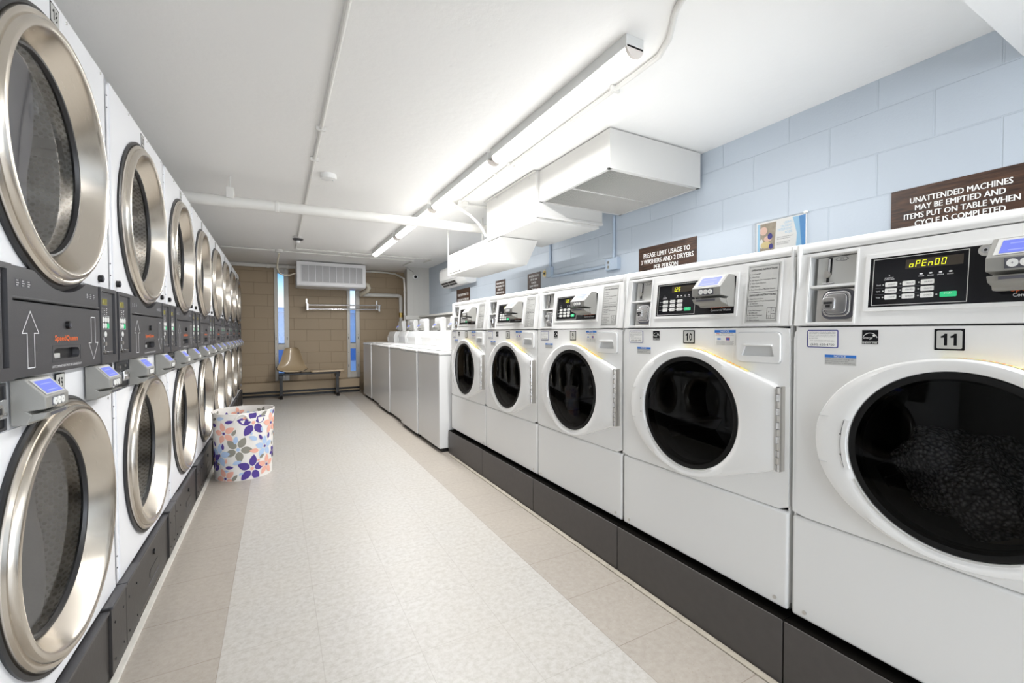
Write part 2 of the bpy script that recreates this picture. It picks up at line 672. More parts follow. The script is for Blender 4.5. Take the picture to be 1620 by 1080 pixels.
    def frame(self, x0, x1, z0, z1, t, y, mat, thick=0.0006):
        for a in ((x0, x1, z0, z0 + t), (x0, x1, z1 - t, z1), (x0, x0 + t, z0 + t, z1 - t), (x1 - t, x1, z0 + t, z1 - t)):
            self.box(a[0], a[1], y - thick, y, a[2], a[3], mat)
        return self

    def text(self, s, x, z, h, y, mat, width=None, bold=False, align='C', sq=1.0, slant=0):
        vs, fs, x0, x1, y0, y1 = text_geo(s, bold)
        if not vs:
            return self
        cap = text_geo('H', bold)
        sc = h / (cap[5] - cap[4])
        sxx = sc * sq
        if width:
            sxx = width / (x1 - x0)
        cx = {'C': (x0 + x1) / 2, 'L': x0, 'R': x1}[align]
        cz = (cap[4] + cap[5]) / 2
        self.add([(x + (v.x - cx) * sxx + slant * (v.y - cz) * sc, y, z + (v.y - cz) * sc) for v in vs], fs, mat)
        return self

    def holed(self, outer, c, rad, y0, y1, mat, n=64, back=False):
        """plate facing -y: outline `outer` (x,z, convex, star-shaped about c) with a hole of radius rad(angle)"""
        angs = [2 * PI * i / n for i in range(n)]
        for (px, pz) in outer:
            if len(outer) < 12:
                angs.append(math.atan2(pz - c[1], px - c[0]) % (2 * PI))
        angs = sorted(set(round(a, 6) for a in angs))
        vs = []
        for a in angs:
            ro = ray_poly(outer, c, a)
            ri = rad(a)
            for (r, y) in ((ro, y1), (ro, y0), (ri, y0), (ri, y1)):
                vs.append((c[0] + r * math.cos(a), y, c[1] + r * math.sin(a)))
        k = len(angs)
        fs = []
        for i in range(k):
            j = (i + 1) % k
            for q in range(3):
                fs.append((4 * i + q, 4 * i + q + 1, 4 * j + q + 1, 4 * j + q))
        self.add(vs, fs, mat)
        return self

    def mesh(self, name):
        me = bpy.data.meshes.new(name)
        me.from_pydata(self.v, [], self.f)
        for mm in self.mats:
            me.materials.append(MATS[mm])
        me.polygons.foreach_set('material_index', self.m)
        me.polygons.foreach_set('use_smooth', [True] * len(self.f))
        me.update()
        me.set_sharp_from_angle(angle=R(32))
        me.polygons.foreach_set('use_smooth', self.sm)
        me.update()
        return me

    def build(self, name, parent=None, loc=None):
        return link(name, self.mesh(name), parent, loc)


def link(name, me, parent=None, loc=None):
    o = bpy.data.objects.new(name, me)
    S.collection.objects.link(o)
    if parent is not None:
        o.parent = parent
    if loc is not None:
        o.location = loc
    return o


def rr_pts(x0, x1, z0, z1, r, seg=4):
    out = []
    for cx, cz, a0 in ((x1 - r, z1 - r, 0), (x0 + r, z1 - r, 90), (x0 + r, z0 + r, 180), (x1 - r, z0 + r, 270)):
        for i in range(seg + 1):
            a = R(a0 + 90 * i / seg)
            out.append((cx + r * math.cos(a), cz + r * math.sin(a)))
    return out


def ray_poly(P, c, a):
    dx, dz = math.cos(a), math.sin(a)
    best = 0
    n = len(P)
    for i in range(n):
        x1, z1 = P[i][0] - c[0], P[i][1] - c[1]
        x2, z2 = P[(i + 1) % n][0] - c[0], P[(i + 1) % n][1] - c[1]
        ex, ez = x2 - x1, z2 - z1
        det = dx * (-ez) + dz * ex
        if abs(det) < 1e-12:
            continue
        t = (x1 * (-ez) + z1 * ex) / det
        s = (dx * z1 - dz * x1) / det
        if t > 0 and -1e-6 <= s <= 1 + 1e-6:
            best = max(best, t)
    return best


def hull(P):
    P = sorted(set(P))

    def half(Q):
        h = []
        for p in Q:
            while len(h) > 1 and (h[-1][0] - h[-2][0]) * (p[1] - h[-2][1]) - (h[-1][1] - h[-2][1]) * (p[0] - h[-2][0]) <= 0:
                h.pop()
            h.append(p)
        return h[:-1]
    return half(P) + half(P[::-1])


def tag(o, label, cat, group=None, kind=None):
    o['label'] = label
    o['category'] = cat
    if group:
        o['group'] = group
    if kind:
        o['kind'] = kind
    return o


def thing(name, label, cat, loc=(0, 0, 0), rz=0, group=None):
    o = bpy.data.objects.new(name, None)
    o.empty_display_size = 0.1
    S.collection.objects.link(o)
    o.location = loc
    o.rotation_euler = (0, 0, rz)
    return tag(o, label, cat, group)


def struct(o):
    o['kind'] = 'structure'
    return o


def child(name, key, fn, parent, loc=None, label=None):
    """a part whose mesh is made once and shared by the copies"""
    if key not in SHARED:
        b = MB()
        fn(b)
        SHARED[key] = b.mesh(name)
    o = link(name, SHARED[key], parent, loc)
    if label:
        o['label'] = label
    return o


SHARED = {}
LEFT, RIGHT = R(90), R(-90)     # facing +X (dryers) / facing -X (washers)

# ------------------------------------------------------------------ the room
CZ, WX, BY, FY, LX = 2.285, 2.515, 8.70, -3.2, -1.40
struct(MB().box(LX - .1, WX + .3, FY - .1, BY + .3, -0.1, 0, 'floor_tiles').build('floor'))
struct(MB().box(LX - .1, WX + .3, FY - .1, BY + .3, CZ, CZ + .1, 'ceiling_paint').build('ceiling'))
struct(MB().box(WX, WX + .15, FY, 7.9, 0, CZ, 'blue_block').build('wall_right'))
struct(MB().box(LX - .1, LX, FY, BY, 0, CZ, 'white_siding').build('wall_left'))
b = MB()
b.box(LX, -1.1, FY - .1, FY, 0, CZ, 'white_siding')
b.box(2.2, WX, FY - .1, FY, 0, CZ, 'white_siding')
b.box(-1.1, 2.2, FY - .1, FY, 0, 0.4, 'white_siding')
b.box(-1.1, 2.2, FY - .1, FY, 2.1, CZ, 'white_siding')
struct(b.build('wall_front'))
b = MB()
for x in (-1.1, 0.0, 1.1, 2.15):
    b.box(x, x + 0.05, FY - .08, FY - .02, 0.4, 2.1, 'aluminium')
b.box(-1.05, 2.15, FY - .052, FY - .048, 0.4, 2.1, 'glass_window')
struct(b.build('window_3'))  # unseen window, invented to give the fill lamp an opening
WINS = [(-0.030, 0.196), (1.166, 1.394)]
b = MB()
b.box(LX, WINS[0][0], BY, BY + .2, 0, CZ, 'brown_block')
b.box(WINS[0][1], WINS[1][0], BY, BY + .2, 0, CZ, 'brown_block')
b.box(WINS[1][1], WX, BY, BY + .2, 0, CZ, 'brown_block')
for x0, x1 in WINS:
    b.box(x0, x1, BY, BY + .2, 0, 0.25, 'brown_block')
struct(b.build('wall_back'))
# white boxed-in chase in the far right corner
b = MB()
b.prism([(2.10, 7.9), (WX + .15, 7.9), (WX + .15, BY), (2.25, BY)], 'z', 0, CZ, 'white_siding')
for i in range(5):
    b.box(2.13 + i * 0.09, 2.134 + i * 0.09, 7.898, 7.9, 0, CZ, 'white_siding')
struct(b.build('wall_corner'))
# dropped beam with a sloping face over the near end
b = MB()
b.prism([(0.62, CZ), (0.556, 2.143), (0.0, 2.143), (0.0, CZ)], 'x', LX, WX, 'ceiling_paint')
struct(b.build('trim_1'))
# floor strips
struct(MB().box(1.337, 1.362, -1.0, 3.64, 0, 0.006, 'trim_floor', 0.002).build('trim_2'))
struct(MB().box(-0.474, -0.452, -0.6, 7.82, 0, 0.010, 'trim_white', 0.002).build('trim_3'))


def window(n, x0, x1, ztop):
    root = bpy.data.objects.new('window_%d' % n, None)
    S.collection.objects.link(root)
    root.location = ((x0 + x1) / 2, BY, 0.25)
    struct(root)
    W = (x1 - x0) / 2
    H = CZ - 0.25
    b = MB()
    f = 0.048
    b.box(-W, -W + f, -0.03, 0.06, 0, H, 'aluminium', 0.004)
    b.box(W - f - 0.02, W, -0.03, 0.06, 0, H, 'aluminium', 0.004)
    for z0, z1 in ((0, 0.12), (0.545, 0.65), (ztop - 0.25, H)):
        b.box(-W + f, W - f - 0.02, -0.025, 0.05, z0, z1, 'aluminium', 0.003)
    b.build('window_frame', root)
    b = MB()
    for z0, z1 in ((0.105, 0.56), (0.63, ztop - 0.24)):
        b.box(-W + f - 0.004, -W + f + 0.008, -0.034, -0.02, z0, z1, 'aluminium', 0.002)
        b.box(W - f - 0.028, W - f - 0.016, -0.034, -0.02, z0, z1, 'aluminium', 0.002)
        b.box(-W + f, W - f - 0.02, -0.034, -0.02, z0, z0 + 0.012, 'aluminium', 0.002)
    b.build('sash', root)
    b = MB()
    for z0, z1 in ((0.12, 0.545), (0.65, ztop - 0.25)):
        b.box(-W + f, W - f - 0.02, 0.0, 0.004, z0, z1, 'glass_window')
    b.build('pane', root)
    for zz in (0.20, 0.47, 0.72, 0.80):
        for sx_ in (-W + 0.022, W - 0.032):
            h = MB().box(sx_ - 0.004, sx_ + 0.004, -0.045, -0.03, zz, zz + (0.05 if zz in (0.20, 0.72) else 0.012), 'black', 0.002)
            h.build('window_latch', root)
    MB().box(-W + f + 0.01, W - f - 0.03, -0.05, -0.03, 0.652, 0.662, 'black', 0.003).build('window_handle', root)


window(1, WINS[0][0], WINS[0][1], 2.14)
window(2, WINS[1][0], WINS[1][1], 2.14)
# the view outside
t = thing('building', 'pale blue low building seen through the narrow windows', 'building', (0.8, 14.0, -2))
MB().box(-9, 9, 0, 3, 0, 3.75, 'building').build('facade', t)
MB().box(-9, 9, -0.05, 0, 2.25, 2.75, 'building_dark').build('window_band', t)
MB().box(-9, 9, -0.12, 0, 3.68, 3.80, 'building').build('parapet', t)
struct(MB().box(-12, 14, 9.0, 22, -2.1, -2.0, 'outside_ground').build('ground'))


# ------------------------------------------------------------------ card reader (used on every machine)
def reader_body(b, W, H, D):
    s = H / 0.1
    b.prism([(0, 0.0), (-0.45 * D, 0.0), (-0.62 * D, 0.022 * s), (-0.45 * D, 0.030 * s), (-D, 0.034 * s), (-D, 0.060 * s), (-0.42 * D, H), (0, H)], 'x', 0, W, 'plastic_grey', 0.0025)
    b.prism([(-0.30 * D, 0.002), (-0.92 * D, 0.014 * s), (-1.02 * D, 0.026 * s), (-0.5 * D, 0.024 * s), (-0.30 * D, 0.022 * s)], 'x', 0.002, W - 0.002, 'plastic_grey', 0.0015)
    b.box(0.02, W - 0.02, -1.022 * D, -1.012 * D, 0.018 * s, 0.0235 * s, 'plastic_grey_dark')


def reader_screen(b, W, H, D):
    s = H / 0.1
    p0 = Vector((0, -D, 0.060 * s))
    p1 = Vector((0, -0.42 * D, H))
    d = (p1 - p0)
    nrm = Vector((0, -d.z, d.y)).normalized()

    def P(x, t, o):
        q = p0 + d * t + nrm * o
        return (x, q.y, q.z)
    for x0, x1, t0, t1, o, mt in ((0.010, W - 0.010, 0.10, 0.93, 0.0008, 'label_grey'), (0.018, W - 0.018, 0.16, 0.82, 0.0014, 'lcd')):
        b.quad([P(x0, t0, o), P(x1, t0, o), P(x1, t1, o), P(x0, t1, o)], mt)
    for i, (a0, a1) in enumerate(((0.26, 0.40), (0.60, 0.78))):
        b.quad([P(0.030, a0, 0.0018), P(W - 0.034, a0, 0.0018), P(W - 0.034, a0 + 0.05, 0.0018), P(0.030, a0 + 0.05, 0.0018)], 'lcd_text')


def reader_button(b):
    b.cyl((0, 0, 0), 0.0085, -0.003, 'y', 'paper', 16)
    b.text('+', 0, 0, 0.006, -0.0034, 'ink_grey')


def card_reader(parent, x, y, z, W=0.115, H=0.098, D=0.055, rz=0):
    r = link('card_reader', None, parent)
    key = ('reader', W, H, D)
    if key not in SHARED:
        b = MB()
        reader_body(b, W, H, D)
        SHARED[key] = b.mesh('card_reader')
    bpy.data.objects.remove(r)
    r = link('card_reader', SHARED[key], parent, (x, y, z))
    r.rotation_euler = (0, 0, rz)
    child('screen', ('screen', W, H, D), lambda b: reader_screen(b, W, H, D), r)
    s = H / 0.1
    child('button_strip', ('strip', W, H, D), lambda b: b.box(0.028, W - 0.028, -D - 0.0008, -D + 0.001, 0.0375 * s, 0.057 * s, 'plastic_grey_dark'), r)
    for i in range(3):
        child('button', 'reader_button', reader_button, r, (W / 2 + (i - 1) * 0.0185, -D, 0.047 * s))
    return r


# ------------------------------------------------------------------ front-load washers
WW, WY, WZS = 0.748, 1.400, 1.112
WC = (0.378, 0.792)
SL = math.atan(0.024 / 0.213)
SLM = Matrix.Translation((0, 0, 1.116)) @ Matrix.Rotation(-SL, 4, 'X') @ Matrix.Translation((0, 0, -1.116))


def door_outline():
    P = []
    for i in range(96):
        a = 2 * PI * i / 96
        A = 0.298 if math.cos(a) < 0 else 0.262
        P.append((round(WC[0] + A * math.cos(a), 5), round(WC[1] + 0.243 * math.sin(a), 5)))
    P += [(0.716, 0.927), (0.716, 0.660)]
    return hull(P)


DO = door_outline()


def w_body(b):
    W, D = WW, 0.72
    b.box(0.006, 0.012, 0.012, D, 0.222, 1.36, 'enamel')
    b.box(W - 0.012, W - 0.006, 0.012, D, 0.222, 1.36, 'enamel')
    b.box(0.006, W - 0.006, D - 0.01, D, 0.222, 1.36, 'enamel')
    b.box(0.006, W - 0.006, 0.012, D, 0.222, 0.24, 'black')
    b.box(0.012, W - 0.012, 0.02, D - 0.01, 1.095, 1.105, 'black')
    # top with a rounded front lip
    pr = [(0.030, 1.337), (0.026, 1.345), (0.029, 1.357), (0.040, 1.367), (0.060, 1.372), (D, 1.374), (D, 1.335)]
    b.prism(pr, 'x', 0.003, W - 0.003, 'plastic_white', 0.006, 3)
    # front panel around the drum opening
    b.holed(rr_pts(0.006, W - 0.006, 0.536, WZS - 0.001, 0.012), WC, lambda a: 0.208, 0.0, 0.014, 'enamel', 96)
    b.box(0.006, 0.02, 0.0, 0.02, 0.55, 1.10, 'enamel', 0.006, 3)


def w_lower(b):
    b.box(0.006, WW - 0.006, 0.0, 0.03, 0.222, 0.532, 'enamel', 0.008, 3)
    for x in (0.045, WW - 0.045):
        b.cyl((x, 0.0, 0.245), 0.006, -0.003, 'y', 'nickel', 12)


def w_panel(b):
    b.M = SLM
    W = WW
    z0, z1 = 1.116, 1.334
    hx0, hx1, hz0, hz1 = 0.040, 0.160, 1.125, 1.324
    b.box(0.006, hx0, 0, 0.03, z0, z1, 'plastic_white')
    b.box(hx1, W - 0.006, 0, 0.03, z0, z1, 'plastic_white')
    b.box(hx0, hx1, 0, 0.03, z0, hz0, 'plastic_white')
    b.box(hx0, hx1, 0, 0.03, hz1, z1, 'plastic_white')
    b.box(0.003, 0.012, -0.001, 0.03, z0, z1, 'plastic_white', 0.004)
    b.box(W - 0.014, W - 0.003, -0.001, 0.03, z0, z1, 'plastic_white', 0.004)
    # raised border round the recess and the black panel
    b.frame(hx0 - 0.004, hx1 + 0.004, hz0 - 0.004, hz1 + 0.004, 0.004, 0, 'plastic_white', 0.003)
    b.frame(0.183, 0.560, 1.152, 1.305, 0.010, 0, 'plastic_white', 0.003)
    b.M = Matrix()


def w_coin(b):
    b.M = SLM
    x0, x1 = 0.040, 0.160
    b.box(x0, x1, 0.045, 0.05, 1.125, 1.324, 'plastic_shade')
    b.box(x0, x0 + 0.0012, 0.0005, 0.05, 1.1255, 1.3235, 'plastic_shade')
    b.box(x1 - 0.0012, x1, 0.0005, 0.05, 1.125, 1.324, 'plastic_white')
    b.box(x0, x1, 0.0, 0.05, 1.123, 1.126, 'plastic_white')
    b.box(x0, x1, 0.0, 0.05, 1.323, 1.3245, 'plastic_white')
    b.box(x0, x1, 0.003, 0.045, 1.229, 1.236, 'plastic_white', 0.001)
    b.box(x0 + 0.012, x1 - 0.003, 0.018, 0.045, 1.238, 1.320, 'label_grey', 0.001)
    # slot plate
    b.box(0.0795, 0.0905, 0.0165, 0.018, 1.266, 1.3175, 'ink', 0.002)
    b.box(0.0822, 0.0878, 0.011, 0.017, 1.270, 1.314, 'chrome', 0.002)
    b.cyl((0.080, 0.018, 1.268), 0.010, -0.007, 'y', 'nickel', 14)
    b.box(0.079, 0.085, 0.014, 0.018, 1.244, 1.262, 'black')
    b.box(0.072, 0.100, 0.006, 0.018, 1.239, 1.243, 'chrome', 0.001)
    b.prism([(0.098, 1.311), (0.104, 1.316), (0.126, 1.316), (0.132, 1.311), (0.126, 1.306), (0.104, 1.306)], 'y', 0.0165, 0.018, 'ink_grey')
    b.prism([(0.100, 1.311), (0.105, 1.3150), (0.125, 1.3150), (0.130, 1.311), (0.125, 1.307), (0.105, 1.307)], 'y', 0.0160, 0.0166, 'label_grey')
    b.text('25c', 0.115, 1.311, 0.005, 0.0158, 'ink')
    # lock box
    b.box(x0 + 0.014, x1 - 0.002, 0.02, 0.045, 1.127, 1.226, 'nickel', 0.003)
    b.prism(rr_pts(0.071, 0.155, 1.136, 1.222, 0.022), 'y', 0.016, 0.0205, 'plastic_grey_dark', 0.001)
    b.prism(rr_pts(0.078, 0.148, 1.142, 1.216, 0.018), 'y', 0.006, 0.018, 'chrome', 0.003)
    b.prism(rr_pts(0.084, 0.142, 1.148, 1.210, 0.014), 'y', 0.0052, 0.006, 'plastic_grey_dark')
    b.prism(rr_pts(0.086, 0.140, 1.150, 1.208, 0.012), 'y', 0.003, 0.0058, 'chrome', 0.0015)
    b.prism(rr_pts(0.080, 0.112, 1.160, 1.198, 0.008), 'y', -0.002, 0.008, 'chrome', 0.003)
    b.box(0.084, 0.106, -0.003, -0.001, 1.178, 1.184, 'black')
    b.box(0.090, 0.101, -0.0032, -0.001, 1.168, 1.176, 'black')
    b.M = Matrix()


def w_black(b):
    b.M = SLM
    b.box(0.192, 0.550, -0.0015, 0, 1.162, 1.296, 'black_gloss')
    y = -0.0016
    b.frame(0.200, 0.385, 1.167, 1.291, 0.0016, y, 'label_grey', 0.0003)
    b.box(0.268, 0.375, y - 0.0003, y, 1.257, 1.281, 'led_window')
    y -= 0.0003
    for i, (bx, lab) in enumerate(((0.300, 'WASH'), (0.318, 'RINSE'), (0.336, 'SPIN'), (0.354, 'DOOR'))):
        b.rrect(bx - 0.003, bx + 0.003, 1.2405, 1.2440, 0.001, y, 'line_white', 0.0003, 1)
        b.text(lab, bx, 1.2365, 0.0030, y, 'line_white', width=0.011)
    b.text('v', 0.236, 1.246, 0.005, y, 'line_white')
    b.text('INSERT', 0.236, 1.2385, 0.003, y, 'line_white', width=0.018)
    b.text('COINS/CARD', 0.236, 1.2345, 0.003, y, 'line_white', width=0.022)
    keys = (('LIGHT', 'MEDIUM', 'HEAVY'), ('NORMAL', 'PERM PRESS', 'DELICATES'), ('HOT', 'WARM', 'COLD'))
    for r_ in range(3):
        z = 1.221 - r_ * 0.0165
        b.text(('Soil', 'Cycle', 'Temp')[r_], 0.214, z, 0.0032, y, 'line_white', width=0.009)
        if r_ < 2:
            b.box(0.208, 0.318, y - 0.0002, y, z - 0.0086, z - 0.0080, 'ink_grey')
        for c in range(3):
            x = 0.241 + c * 0.036
            b.cyl((x - 0.0165, y, z), 0.0018, -0.0004, 'y', 'label_grey', 8)
            b.rrect(x - 0.0125, x + 0.0125, z - 0.0060, z + 0.0060, 0.002, y, 'paper', 0.0006, 2)
            b.text(keys[r_][c], x + 0.002, z, 0.0035, y - 0.0008, 'ink_grey', width=0.015)
    b.cyl((0.343 - 0.012, y, 1.188), 0.0018, -0.0004, 'y', 'label_grey', 8)
    b.rrect(0.337, 0.367, 1.181, 1.194, 0.002, y, 'green', 0.0006, 2)
    b.text('START', 0.352, 1.1895, 0.004, y - 0.0008, 'paper', width=0.015)
    b.cyl((0.412, -0.0015, 1.282), 0.013, -0.004, 'y', 'nickel', 20)
    b.cyl((0.412, -0.0050, 1.282), 0.007, -0.003, 'y', 'chrome', 16)
    b.cyl((0.412, -0.0078, 1.282), 0.003, -0.0005, 'y', 'black', 10)
    b.text('SpeedQueen', 0.495, 1.190, 0.010, -0.0018, 'orange', width=0.085, bold=True)
    b.text('Commercial Washer', 0.497, 1.177, 0.0075, -0.0018, 'line_white', width=0.082)
    b.M = Matrix()


def w_instr(b):
    b.M = SLM
    x0, x1, z0, z1 = 0.592, 0.702, 1.127, 1.323
    b.rrect(x0 - 0.006, x1 + 0.006, z0 - 0.006, z1 + 0.006, 0.006, 0, 'plastic_white', 0.002)
    y = -0.0021
    b.box(x0, x1, y, 0, z0, z1, 'label_grey')
    y -= 0.0003
    b.frame(x0 + 0.005, x1 - 0.005, z0 + 0.006, z1 - 0.006, 0.0008, y, 'ink', 0.0002)
    b.box(x0 + 0.005, x1 - 0.005, y - 0.0002, y, 1.229, 1.2298, 'ink')
    b.text('OPERATING INSTRUCTIONS', (x0 + x1) / 2, 1.305, 0.006, y, 'ink', width=0.088, bold=True)
    for i, s in enumerate(('1. Load Laundry', '2. Close Door', '3. Add Supplies (See Instructions Below)', '4. Make Cycle Selection', '5. Make Payment', '6. Press Start (Door Must be Closed)')):
        b.text(s, x0 + 0.009, 1.292 - i * 0.0106, 0.0042, y, 'ink', width=min(0.088, 0.0024 * len(s)), align='L')
    b.text('DISPENSER INSTRUCTIONS', (x0 + x1) / 2, 1.220, 0.006, y, 'ink', width=0.088, bold=True)
    for i, s in enumerate(('1. Open Dispenser Door', '2. Load Supplies in Proper Compartment', '   as Indicated', '3. Close Dispenser Door', '', 'A. Pre Wash Detergent', '   (If Offered)', 'B. Main Wash Detergent', 'C. Liquid Bleach', 'D. Fabric Softener')):
        if s.strip():
            b.text(s.strip(), x0 + (0.014 if s[0] == ' ' else 0.009), 1.208 - i * 0.0079, 0.0040, y, 'ink', width=min(0.088, 0.0023 * len(s.strip())), align='L')
    b.frame(0.666, 0.694, 1.140, 1.176, 0.0008, y, 'ink', 0.0002)
    b.box(0.6795, 0.6803, y - 0.0002, y, 1.140, 1.176, 'ink')
    b.box(0.666, 0.680, y - 0.0002, y, 1.149, 1.1498, 'ink')
    b.box(0.680, 0.694, y - 0.0002, y, 1.156, 1.1568, 'ink')
    for s, xx, zz in (('D', 0.673, 1.162), ('C', 0.673, 1.1445), ('A', 0.687, 1.166), ('B', 0.687, 1.148)):
        b.text(s, xx, zz, 0.004, y, 'ink')
    b.M = Matrix()


def w_drawer(b):
    x0, x1, z0, z1 = 0.570, 0.716, 0.998, 1.095
    b.prism(rr_pts(x0 - 0.003, x1 + 0.003, z0 - 0.003, z1 + 0.003, 0.012), 'y', -0.001, 0.001, 'plastic_shade')
    hx0, hx1, hz0, hz1 = x0 + 0.018, x1 - 0.018, z0 + 0.020, z1 - 0.042
    c = ((hx0 + hx1) / 2, (hz0 + hz1) / 2)
    hp = [(hx0, hz0), (hx1, hz0), (hx1 - 0.008, hz1), (hx0 + 0.012, hz1)]
    b.holed(rr_pts(x0, x1, z0, z1, 0.012), c, lambda a: ray_poly(hp, c, a), -0.009, 0.0, 'plastic_white', 64)
    b.quad([(hx0, -0.0015, hz0), (hx1, -0.0015, hz0), (hx1 - 0.008, -0.0015, hz1), (hx0 + 0.012, -0.0015, hz1)], 'plastic_shade')
    b.box(hx0 + 0.010, hx1 - 0.006, -0.016, -0.008, hz1 - 0.002, hz1 + 0.004, 'plastic_white', 0.002)


def w_door(b):
    n = 120
    levels = [(1.0, 0.0, 0.001), (1.0, 0.0, -0.022), (1.0, 0.004, -0.028), (1.0, 0.012, -0.031)]
    vs = []
    k = len(levels) + 5
    for i in range(n):
        a = 2 * PI * i / n
        ro = ray_poly(DO, WC, a)
        ca, sa = math.cos(a), math.sin(a)
        for _, ins, y in levels:
            vs.append((WC[0] + (ro - ins) * ca, y, WC[1] + (ro - ins) * sa))
        for r, y in ((0.5 * (ro + 0.232), -0.0335), (0.232, -0.0335), (0.222, -0.0325), (0.214, -0.029), (0.211, -0.022)):
            vs.append((WC[0] + r * ca, y, WC[1] + r * sa))
    fs = []
    for i in range(n):
        j = (i + 1) % n
        for q in range(k - 1):
            fs.append((k * i + q, k * i + q + 1, k * j + q + 1, k * j + q))
    b.add(vs, fs, 'enamel')
    # finger pocket on the latch side
    for za in (-0.062, 0.068):
        b.box(WC[0] - 0.285, WC[0] - 0.228, -0.0328, -0.030, WC[1] + za - 0.001, WC[1] + za + 0.001, 'plastic_shade', 0.0005)


def arc_strip(b, r0, r1, a0, a1, y, mat, n=24, c=WC, t=0.002):
    vs = []
    for i in range(n + 1):
        a = R(a0 + (a1 - a0) * i / n)
        for r, yy in ((r0, y + t), (r0, y), (r1, y), (r1, y + t)):
            vs.append((c[0] + r * math.cos(a), yy, c[1] + r * math.sin(a)))
    fs = []
    for i in range(n):
        for q in range(3):
            fs.append((4 * i + q, 4 * i + q + 1, 4 * i + q + 5, 4 * i + q + 4))
    b.add(vs, fs, mat)


def w_handle(b):
    arc_strip(b, 0.2155, 0.2265, 163, 198, -0.0375, 'plastic_white', 16, t=0.006)
    arc_strip(b, 0.2268, 0.2295, 164, 197, -0.0342, 'ink_grey', 16, t=0.001)
    for q in (174, 188):
        b.cyl((WC[0] + 0.2282 * math.cos(R(q)), -0.0345, WC[1] + 0.2282 * math.sin(R(q))), 0.003, -0.0015, 'y', 'ink', 8)


def w_gasket(b):
    b.lathe([(0.2125, -0.026), (0.210, -0.0295), (0.203, -0.0305), (0.196, -0.029), (0.190, -0.020), (0.190, 0.0)], (WC[0], 0, WC[1]), 'y', 72, 'seal_black')
    arc_strip(b, 0.2125, 0.217, 205, 300, -0.0335, 'label_grey', 24)


def w_glass(b):
    P = []
    for i in range(9):
        r = 0.196 * (1 - i / 8)
        P.append((r, -0.029 - 0.008 * (1 - (r / 0.196) ** 2)))
    b.lathe(P[::-1], (WC[0], 0, WC[1]), 'y', 64, 'glass_washer')


def w_drum(b):
    b.lathe([(0.19, 0.0), (0.19, 0.05), (0.26, 0.06), (0.26, 0.42), (0.20, 0.45), (0, 0.45)], (WC[0], 0, WC[1]), 'y', 48, 'drum_dark')
    for q in (90, 210, 330):
        a = R(q)
        x, z = WC[0] + 0.25 * math.cos(a), WC[1] + 0.25 * math.sin(a)
        dx, dz = -math.cos(a), -math.sin(a)
        tx, tz = -math.sin(a), math.cos(a)
        pts = [(x + tx * 0.035, z + tz * 0.035), (x + dx * 0.06, z + dz * 0.06), (x - tx * 0.035, z - tz * 0.035)]
        b.prism(pts, 'y', 0.08, 0.42, 'nickel', 0.004)


def w_hinge(b):
    z = 0.662
    i = 0
    b.box(0.7165, 0.730, -0.028, 0.0, 0.660, 0.926, 'nickel', 0.001)
    while z < 0.924:
        b.cyl((0.7235, -0.029, z), 0.0055, 0.0205, 'z', 'nickel' if i % 2 else 'chrome', 10)
        b.cyl((0.7235, -0.029, z + 0.0205), 0.0045, 0.0015, 'z', 'black', 8)
        z += 0.022
        i += 1


def w_warning(b):
    # sticker along the top edge of the door
    n = 26
    vs = []
    A = []
    for i in range(n + 1):
        a = R(98 - 62 * i / n)
        ro = ray_poly(DO, WC, a) + 0.0012
        p = (WC[0] + ro * math.cos(a), WC[1] + ro * math.sin(a))
        A.append(p)
        vs += [(p[0], -0.002, p[1]), (p[0], -0.021, p[1])]
    b.add(vs, [(2 * i, 2 * i + 1, 2 * i + 3, 2 * i + 2) for i in range(n)], 'yellow')
    for i in range(3, n - 2):
        if i % 6 in (0,):
            continue
        p, q = Vector(A[i]), Vector(A[i + 1])
        d = q - p
        nn = Vector((-d.y, d.x)).normalized()
        if nn.y < 0:
            nn = -nn
        P = [p + d * 0.15 + nn * 0.0008, p + d * 0.7 + nn * 0.0008]
        b.add([(P[0].x, -0.009, P[0].y), (P[0].x, -0.016, P[0].y), (P[1].x, -0.016, P[1].y), (P[1].x, -0.009, P[1].y)], [(0, 1, 2, 3)], 'orange')


def st_service(b):
    b.rrect(0.044, 0.126, 1.051, 1.103, 0.004, 0, 'navy', 0.0006)
    b.rrect(0.0465, 0.1235, 1.0535, 1.1005, 0.003, -0.0006, 'paper', 0.0004)
    y = -0.0012
    for i, s in enumerate(('THIS MACHINE IS OWNED BY FAMILY PRIDE', 'ANY ATTEMPT TO DAMAGE OR REMOVE ANY', 'PART OF THIS EQUIPMENT WILL BE', 'PROSECUTED TO THE FULL EXTENT')):
        b.text(s, 0.0495, 1.0965 - i * 0.0044, 0.0022, y, 'ink_grey', width=0.070, align='L')
    b.text('PROSECUTED', 0.0495, 1.0785, 0.0022, y, 'ink_grey', width=0.024, align='L')
    b.text('FOR AUTHORIZED SERVICE CALL:', 0.085, 1.0715, 0.0026, y, 'ink_grey', width=0.064)
    b.text('(630) 620-4700', 0.085, 1.0605, 0.0062, y, 'ink', width=0.062)


